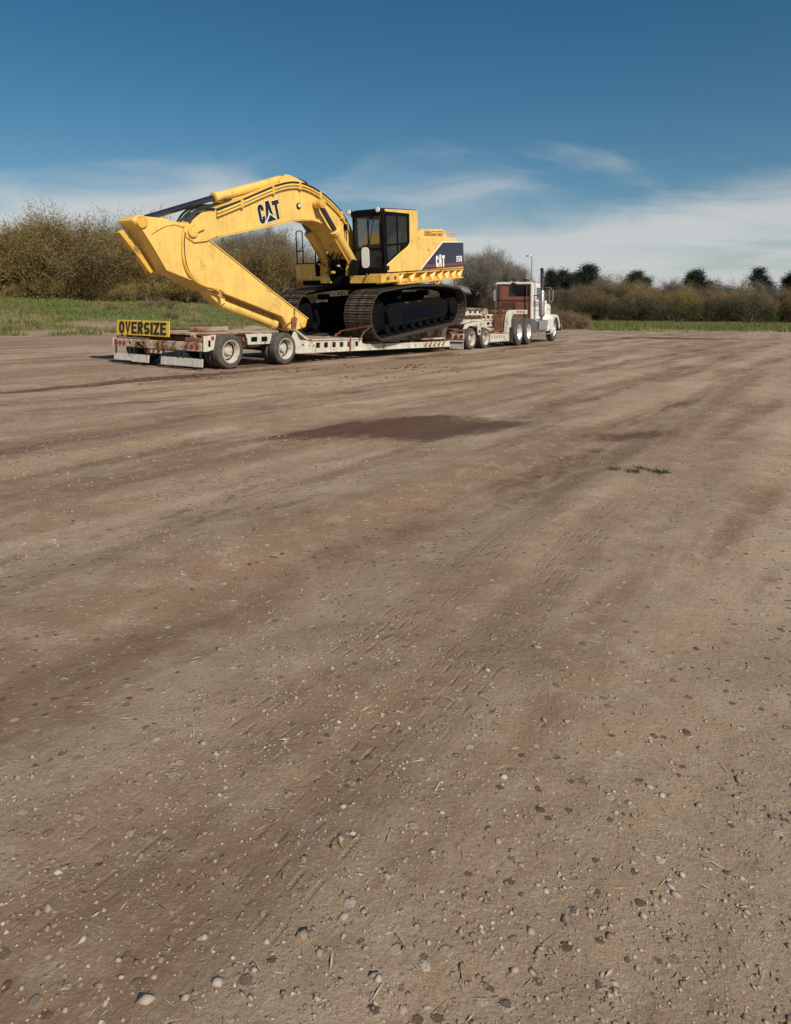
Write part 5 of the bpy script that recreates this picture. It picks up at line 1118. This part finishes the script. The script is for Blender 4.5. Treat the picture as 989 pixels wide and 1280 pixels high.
# thicket on the left bank
LWS = lambda px, Y: ('bushy olive-brown willow at the back of the thicket, behind the front row of willows' if Y >= 66 else 'bushy olive-brown willow in the thicket beyond the trailer tail, clear of the excavator' if px < 150 else 'bushy olive-brown willow behind the nose of the folded stick' if px < 240 else 'bushy olive-brown willow behind the gap between boom and stick')
for px, Y, s_ in [(-40, 62, 1.0), (5, 60, 1.0), (48, 58, 1.05), (96, 57, 1.12), (128, 62, 1.0), (150, 58, 1.02), (190, 59, 1.12), (232, 62, 1.0), (268, 60, .92), (300, 66, .95), (334, 63, .90), (20, 68, 1.1), (75, 68, 1.2), (205, 70, 1.15)]:
    plant('willow', 'willow_thicket', atpx(px, Y), Y, s_ * 1.03 * trnd.choice((.72, .88, 1.0, 1.12)), LWS(px, Y), 'tree', {True: 'back row willows of the thicket'}.get(Y >= 66, 'willows beyond the trailer tail' if px < 150 else 'willows behind the stick nose' if px < 240 else 'willows behind the boom gap'), 'willow')
for px, Y, s_ in [(362, 66, .80), (395, 70, .82), (430, 74, .85), (470, 76, .8), (510, 78, .8), (550, 80, .75), (345, 72, 1.0), (385, 78, .95)]:
    plant('willow', 'willow_thicket', atpx(px, Y), Y, s_ * .94, 'brown willow behind the raised boom and cab of the excavator', 'tree', 'brown willows behind the excavator', 'willow_brown')
for px, Y, s_ in [(315, 76, 1.20), (342, 80, 1.28), (290, 74, 1.12), (368, 86, 1.1), (412, 88, 1.0)]:
    plant('bare', 'bare_tree', atpx(px, Y), Y, s_, 'leafless grey-brown tree standing above the willows behind the boom', 'tree', 'leafless trees behind the boom', 'twig_grey', 'bark_pale')
for px, Y, s_ in [(590, 84, 1.18), (606, 80, 1.10), (622, 86, 1.14), (640, 82, .92), (656, 88, .80)]:
    plant('bare', 'bare_tree', atpx(px, Y), Y, s_, 'pale leafless tree between the excavator tail and the tractor cab', 'tree', 'pale leafless trees beside the tractor cab', 'twig_grey', 'bark_pale')
for px, Y, s_ in [(580, 82, .55), (600, 84, .62), (620, 80, .58), (645, 86, .60), (668, 92, .62)]:
    plant('willow', 'willow_thicket', atpx(px, Y), Y, s_, 'low brown willow behind the tractor and dolly', 'tree', 'low willows behind the tractor', 'willow_brown')
# brown trees on the right and the dark conifers behind them
for i, (px, Y, s_) in enumerate([(690, 104, .80), (706, 100, .78), (722, 106, .82), (740, 102, .80), (756, 108, .95), (774, 104, .88), (792, 107, .92), (810, 103, .88), (830, 106, .92), (850, 104, .86), (872, 108, .95), (895, 103, .86), (918, 106, .9), (944, 102, .86), (972, 108, .95), (1000, 104, .9), (1030, 106, .95)]):
    plant('willow', 'willow_tree', atpx(px, Y), Y, s_, 'bare brown willow in the row beyond the field on the right', 'tree', 'brown willows beyond the right field', 'willow_brown' if i % 3 else 'willow', zs=trnd.choice((.8, .92, 1.0, 1.12)))
for px, Y, s_ in [(763, 112, .95), (788, 114, .90), (841, 112, .95), (905, 114, .9), (958, 112, .95)]:
    plant('bare', 'bare_tree', atpx(px, Y), Y, s_, 'leafless tree rising out of the brown willow row on the right', 'tree', 'leafless trees in the right row', 'twig_grey', 'bark_pale')
for px, Y, s_ in [(686, 138, .98), (692, 141, .9), (700, 140, 1.0), (709, 143, .92), (717, 137, .88), (725, 140, .94), (732, 138, 1.10), (738, 142, 1.06), (745, 139, .92), (784, 142, .84), (793, 139, .94), (799, 140, .98), (806, 143, .88), (862, 140, .95), (869, 143, 1.05), (876, 139, .9), (884, 141, .82), (946, 142, 1.08), (955, 140, .96), (985, 142, .9), (992, 140, 1.0)]:
    nr = px < 750
    plant('conifer', 'conifer', atpx(px, Y), Y, s_, 'dark conifer in the clump just beyond the tractor hood' if nr else 'dark conifer farther along behind the brown willow row', 'tree', 'dark conifers beyond the tractor hood' if nr else 'dark conifers along the willow row', 'conifer')
for px, Y, s_ in [(698, 98, .55), (715, 97, .5), (748, 98, .6), (768, 97, .5), (799, 98, .6), (846, 97, .55), (890, 98, .6), (940, 97, .55)]:
    plant('shrub', 'green_shrub', atpx(px, Y), Y, s_ * 3.0, 'dark green shrub standing in front of the brown willow row', 'shrub', 'green shrubs before the willow row', 'shrub_green', zs=.8)
for px, Y, s_ in [(110, 66, 1.02), (142, 70, 1.1), (176, 64, .95), (222, 68, 1.0), (60, 66, 1.0), (14, 64, .95)]:
    plant('bare', 'bare_tree', atpx(px, Y), Y, s_, 'leafless tree standing among the willows of the left thicket', 'tree', 'leafless trees among the left willows', 'twig_grey', 'bark_pale')
for px, Y, s_ in [(751, 116, 1.12), (759, 121, 1.02), (767, 118, 1.2), (777, 122, 1.05), (815, 117, 1.15), (823, 121, .98), (833, 118, 1.08), (845, 122, 1.2), (898, 118, 1.1), (912, 121, 1.0), (926, 117, 1.18), (968, 119, 1.05), (1010, 120, 1.1)]:
    plant('willow', 'willow_tree', atpx(px, Y), Y, s_, 'taller willow rising behind the brown willow row', 'tree', 'taller willows behind the willow row', 'willow_brown', zs=trnd.choice((.85, 1.0, 1.1)))
# undergrowth at the foot of the bank
for px, Y, s_ in [(110, 57, .9), (160, 56, .8), (215, 58, .9), (255, 58, .9), (30, 57, .9), (70, 56, .9)]:
    plant('shrub', 'shrub', atpx(px, Y), Y, s_, 'low brown shrub at the foot of the willow thicket', 'shrub', 'shrubs at the foot of the thicket', 'willow')
for px, Y, s_ in [(699, 55, .62), (708, 56, .72), (719, 57, .60), (728, 56, .45)]:
    plant('shrub', 'dry_bush', atpx(px, Y), Y, s_, 'reddish dry bush in the grass beyond the tractor', 'shrub', 'reddish dry bushes beyond the tractor', 'dry_weed')
for px, Y, s_ in [(183, 46, .30), (208, 47, .34), (140, 44, .22), (216, 43, .2)]:
    plant('shrub', 'dry_weed', atpx(px, Y), Y, s_, 'small dry weed clump on the grass bank behind the sign', 'shrub', 'dry weed clumps on the grass bank', 'dry_weed')
db = plant('shrub', 'dark_bush', atpx(722.5, 78), 78, .62, 'small dark bush with two white scraps at its foot, beyond the dry bushes', 'shrub', None, 'conifer')
for k, (dx, hh) in enumerate(((-.05, .34), (.42, .48))):
    x, y = atpx(722.5, 78) + dx, 77.2; m = MB().tube([(0, 0, -.05), (.03, .02, hh * .5), (-.02, 0, hh)], [.09, .10, .05], 7)
    o = m.build('white_scrap', 'scrap_white', None, loc=(x, y, hgt(x, y))); tag(o, 'white scrap standing at the foot of the dark bush' if k else 'smaller white scrap at the left foot of the dark bush' if False else ('shorter white scrap leaning at the foot of the dark bush' if k == 0 else ''), 'litter')
    if k: o['label'] = 'taller white scrap standing at the foot of the dark bush'
# lamp post
LP = thing('light_pole', 'tall grey light pole with a single lamp head behind the tractor', 'light pole', (21.9, 90, hgt(21.9, 90)), 0)
MB().tube([(0, 0, -.2), (0, 0, 8.35)], [.13, .075], 12).build('pole', 'galvanised', LP)
MB().tube([(0, 0, 8.25), (-.25, -.02, 8.36), (-.45, -.03, 8.33)], .035, 8).build('arm', 'galvanised', LP)
MB().prism([(-.80, 8.27), (-.74, 8.36), (-.45, 8.38), (-.40, 8.30), (-.5, 8.24)], -.14, .12).build('lamp_head', 'hose', LP, .02)

# ------------------------------------------------------------------ grass, stones, clods
rg = np.random.default_rng(5)
n = 340000
Yg = 26 + (rg.random(n) ** 1.5) * 95; Xg = (rg.random(n) * 2 - 1) * (Yg * .68 + 4)
e = edge(Xg, Yg); cl_ = fbm(Xg * .5, Yg * .5, 3)
keep = (e > 2.2) & (cl_ + .22 * sm(e, 2, 16) > .50 + .2 * rg.random(n)); Xg, Yg = Xg[keep], Yg[keep]; n = len(Xg)
Zg = height(Xg, Yg); sc_ = .45 + .7 * fbm(Xg * .3 + 40, Yg * .3, 2)
P = np.stack([Xg, Yg, Zg - .02], 1); D = np.stack([rg.normal(0, .45, n), rg.normal(0, .45, n), np.ones(n)], 1)
gm = tri_mesh('grass', P, D, rg.uniform(.14, .42, n) * sc_, rg.uniform(.04, .09, n), rg); gm.materials.append(M['grass_blade'])
go = bpy.data.objects.new('grass', gm); COL.objects.link(go); go['kind'] = 'stuff'; tag(go, 'rough green grass growing over the field behind the yard', 'grass')
def scatter(name, X, Y, sz, m, label, cat, flat=.6, seed=1, sub=False):
    rg = np.random.default_rng(seed); n = len(X); Z = height(X, Y)
    base = np.array([(0, 0, 1), (.9, .1, .25), (.2, .95, .2), (-.85, .3, .3), (-.45, -.8, .2), (.55, -.75, .28), (.4, .3, -.6), (-.4, -.2, -.6)], float)
    fc = np.array([(0, 1, 2), (0, 2, 3), (0, 3, 4), (0, 4, 5), (0, 5, 1), (1, 6, 2), (2, 6, 3), (3, 6, 7), (3, 7, 4), (4, 7, 5), (5, 7, 6), (5, 6, 1)])
    V = base[None] * (1 + rg.normal(0, .26, (n, 8, 1))) * sz[:, None, None] * np.stack([rg.uniform(.8, 1.35, n), rg.uniform(.7, 1.1, n), flat * rg.uniform(.5, 1.3, n)], 1)[:, None, :]
    a = rg.random(n) * 6.283; c, s_ = np.cos(a)[:, None], np.sin(a)[:, None]
    x = V[..., 0] * c - V[..., 1] * s_ + X[:, None]; y = V[..., 0] * s_ + V[..., 1] * c + Y[:, None]; z = V[..., 2] + Z[:, None] - sz[:, None] * flat * .18
    V = np.stack([x, y, z], -1).reshape(-1, 3); Fc = (fc[None] + (np.arange(n) * 8)[:, None, None]).reshape(-1, 3)
    me = bpy.data.meshes.new(name); me.vertices.add(len(V)); me.vertices.foreach_set('co', V.astype(np.float32).ravel()); me.loops.add(Fc.size); me.loops.foreach_set('vertex_index', Fc.ravel().astype(np.int32))
    me.polygons.add(len(Fc)); me.polygons.foreach_set('loop_start', np.arange(0, Fc.size, 3, dtype=np.int32)); me.update(calc_edges=True); me.materials.append(M[m])
    o = bpy.data.objects.new(name, me); COL.objects.link(o); o['kind'] = 'stuff'; tag(o, label, cat); return o
n = 95000; Y = .9 + 17 * rg.random(n) ** 1.6; X = (rg.random(n) * 2 - 1) * (Y * .72 + .6); k = fbm(X * .8, Y * .8, 3) > .42 + .2 * rg.random(n); X, Y = X[k], Y[k]
sz = np.minimum(.0020 + rg.exponential(.0017, len(X)), .0125) * (1 + Y * .07)
scatter('gravel', X, Y, sz, 'stone', 'pale gravel scattered over the brown dirt yard', 'gravel', seed=2)
n = 700; a = rg.uniform(-3.2, 4, n); q = 1.6 + rg.normal(0, .9, n) + .15 * a; a2 = np.concatenate([a, rg.uniform(-2, 16, 300)]); q2 = np.concatenate([q, .9 + rg.normal(0, .22, 300)])
X = W1.x + DX * a2 + DY * q2; Y = W1.y + DY * a2 - DX * q2; k = fbm(X * 1.1 + 9, Y * 1.1, 2) > .47; X, Y = X[k], Y[k]
scatter('dirt_clods', X, Y, np.minimum(.012 + rg.exponential(.016, len(X)), .075), 'clod', 'dark clods of damp soil dropped beside the trailer wheels', 'soil', flat=.55, seed=3)
# weeds and a pale scrap in the lower right of the yard
def weed(x, y, s_, seed, label):
    rg = np.random.default_rng(seed); n = 130; a = rg.random(n) * 6.283; r_ = rg.random(n) * .06
    P = np.stack([np.cos(a) * r_, np.sin(a) * r_, np.zeros(n) - .005], 1); D = np.stack([np.cos(a) * rg.uniform(.3, 1.6, n), np.sin(a) * rg.uniform(.3, 1.6, n), np.ones(n)], 1)
    m = tri_mesh('weed', P, D, rg.uniform(.04, .12, n) * s_, rg.uniform(.006, .012, n) * s_, rg, quad=True); m.materials.append(M['shrub_green'])
    o = bpy.data.objects.new('weed', m); COL.objects.link(o); o.location = (x, y, hgt(x, y)); tag(o, label, 'weed', 'green weeds at the margin of the yard')
for k, (x, y, s_) in enumerate([(2.06, 5.60, .34), (2.16, 5.50, .42), (2.27, 5.66, .36), (2.40, 5.54, .45), (2.33, 5.62, .28)]): weed(x, y, s_, 40 + k, 'small green weed sprouting from the gravelly dirt')
n = 5200; Y = 1.0 + 15 * rg.random(n) ** 1.5; X = (rg.random(n) * 2 - 1) * (Y * .72 + .6); k = fbm(X * .6 + 30, Y * .6, 3) > .50 + .12 * rg.random(n); X, Y = X[k], Y[k]; n = len(X)
a = rg.random(n) * 6.283; P = np.stack([X, Y, height(X, Y) + .003], 1); D = np.stack([np.cos(a), np.sin(a), rg.normal(.05, .10, n)], 1)
sm_ = tri_mesh('straw', P, D, rg.uniform(.012, .05, n) * (1 + Y * .05), rg.uniform(.0014, .003, n) * (1 + Y * .08), rg, quad=True); sm_.materials.append(M['dry_straw'])
so = bpy.data.objects.new('straw', sm_); COL.objects.link(so); so['kind'] = 'stuff'; tag(so, 'bits of dead straw and twig strewn on the dirt', 'straw')
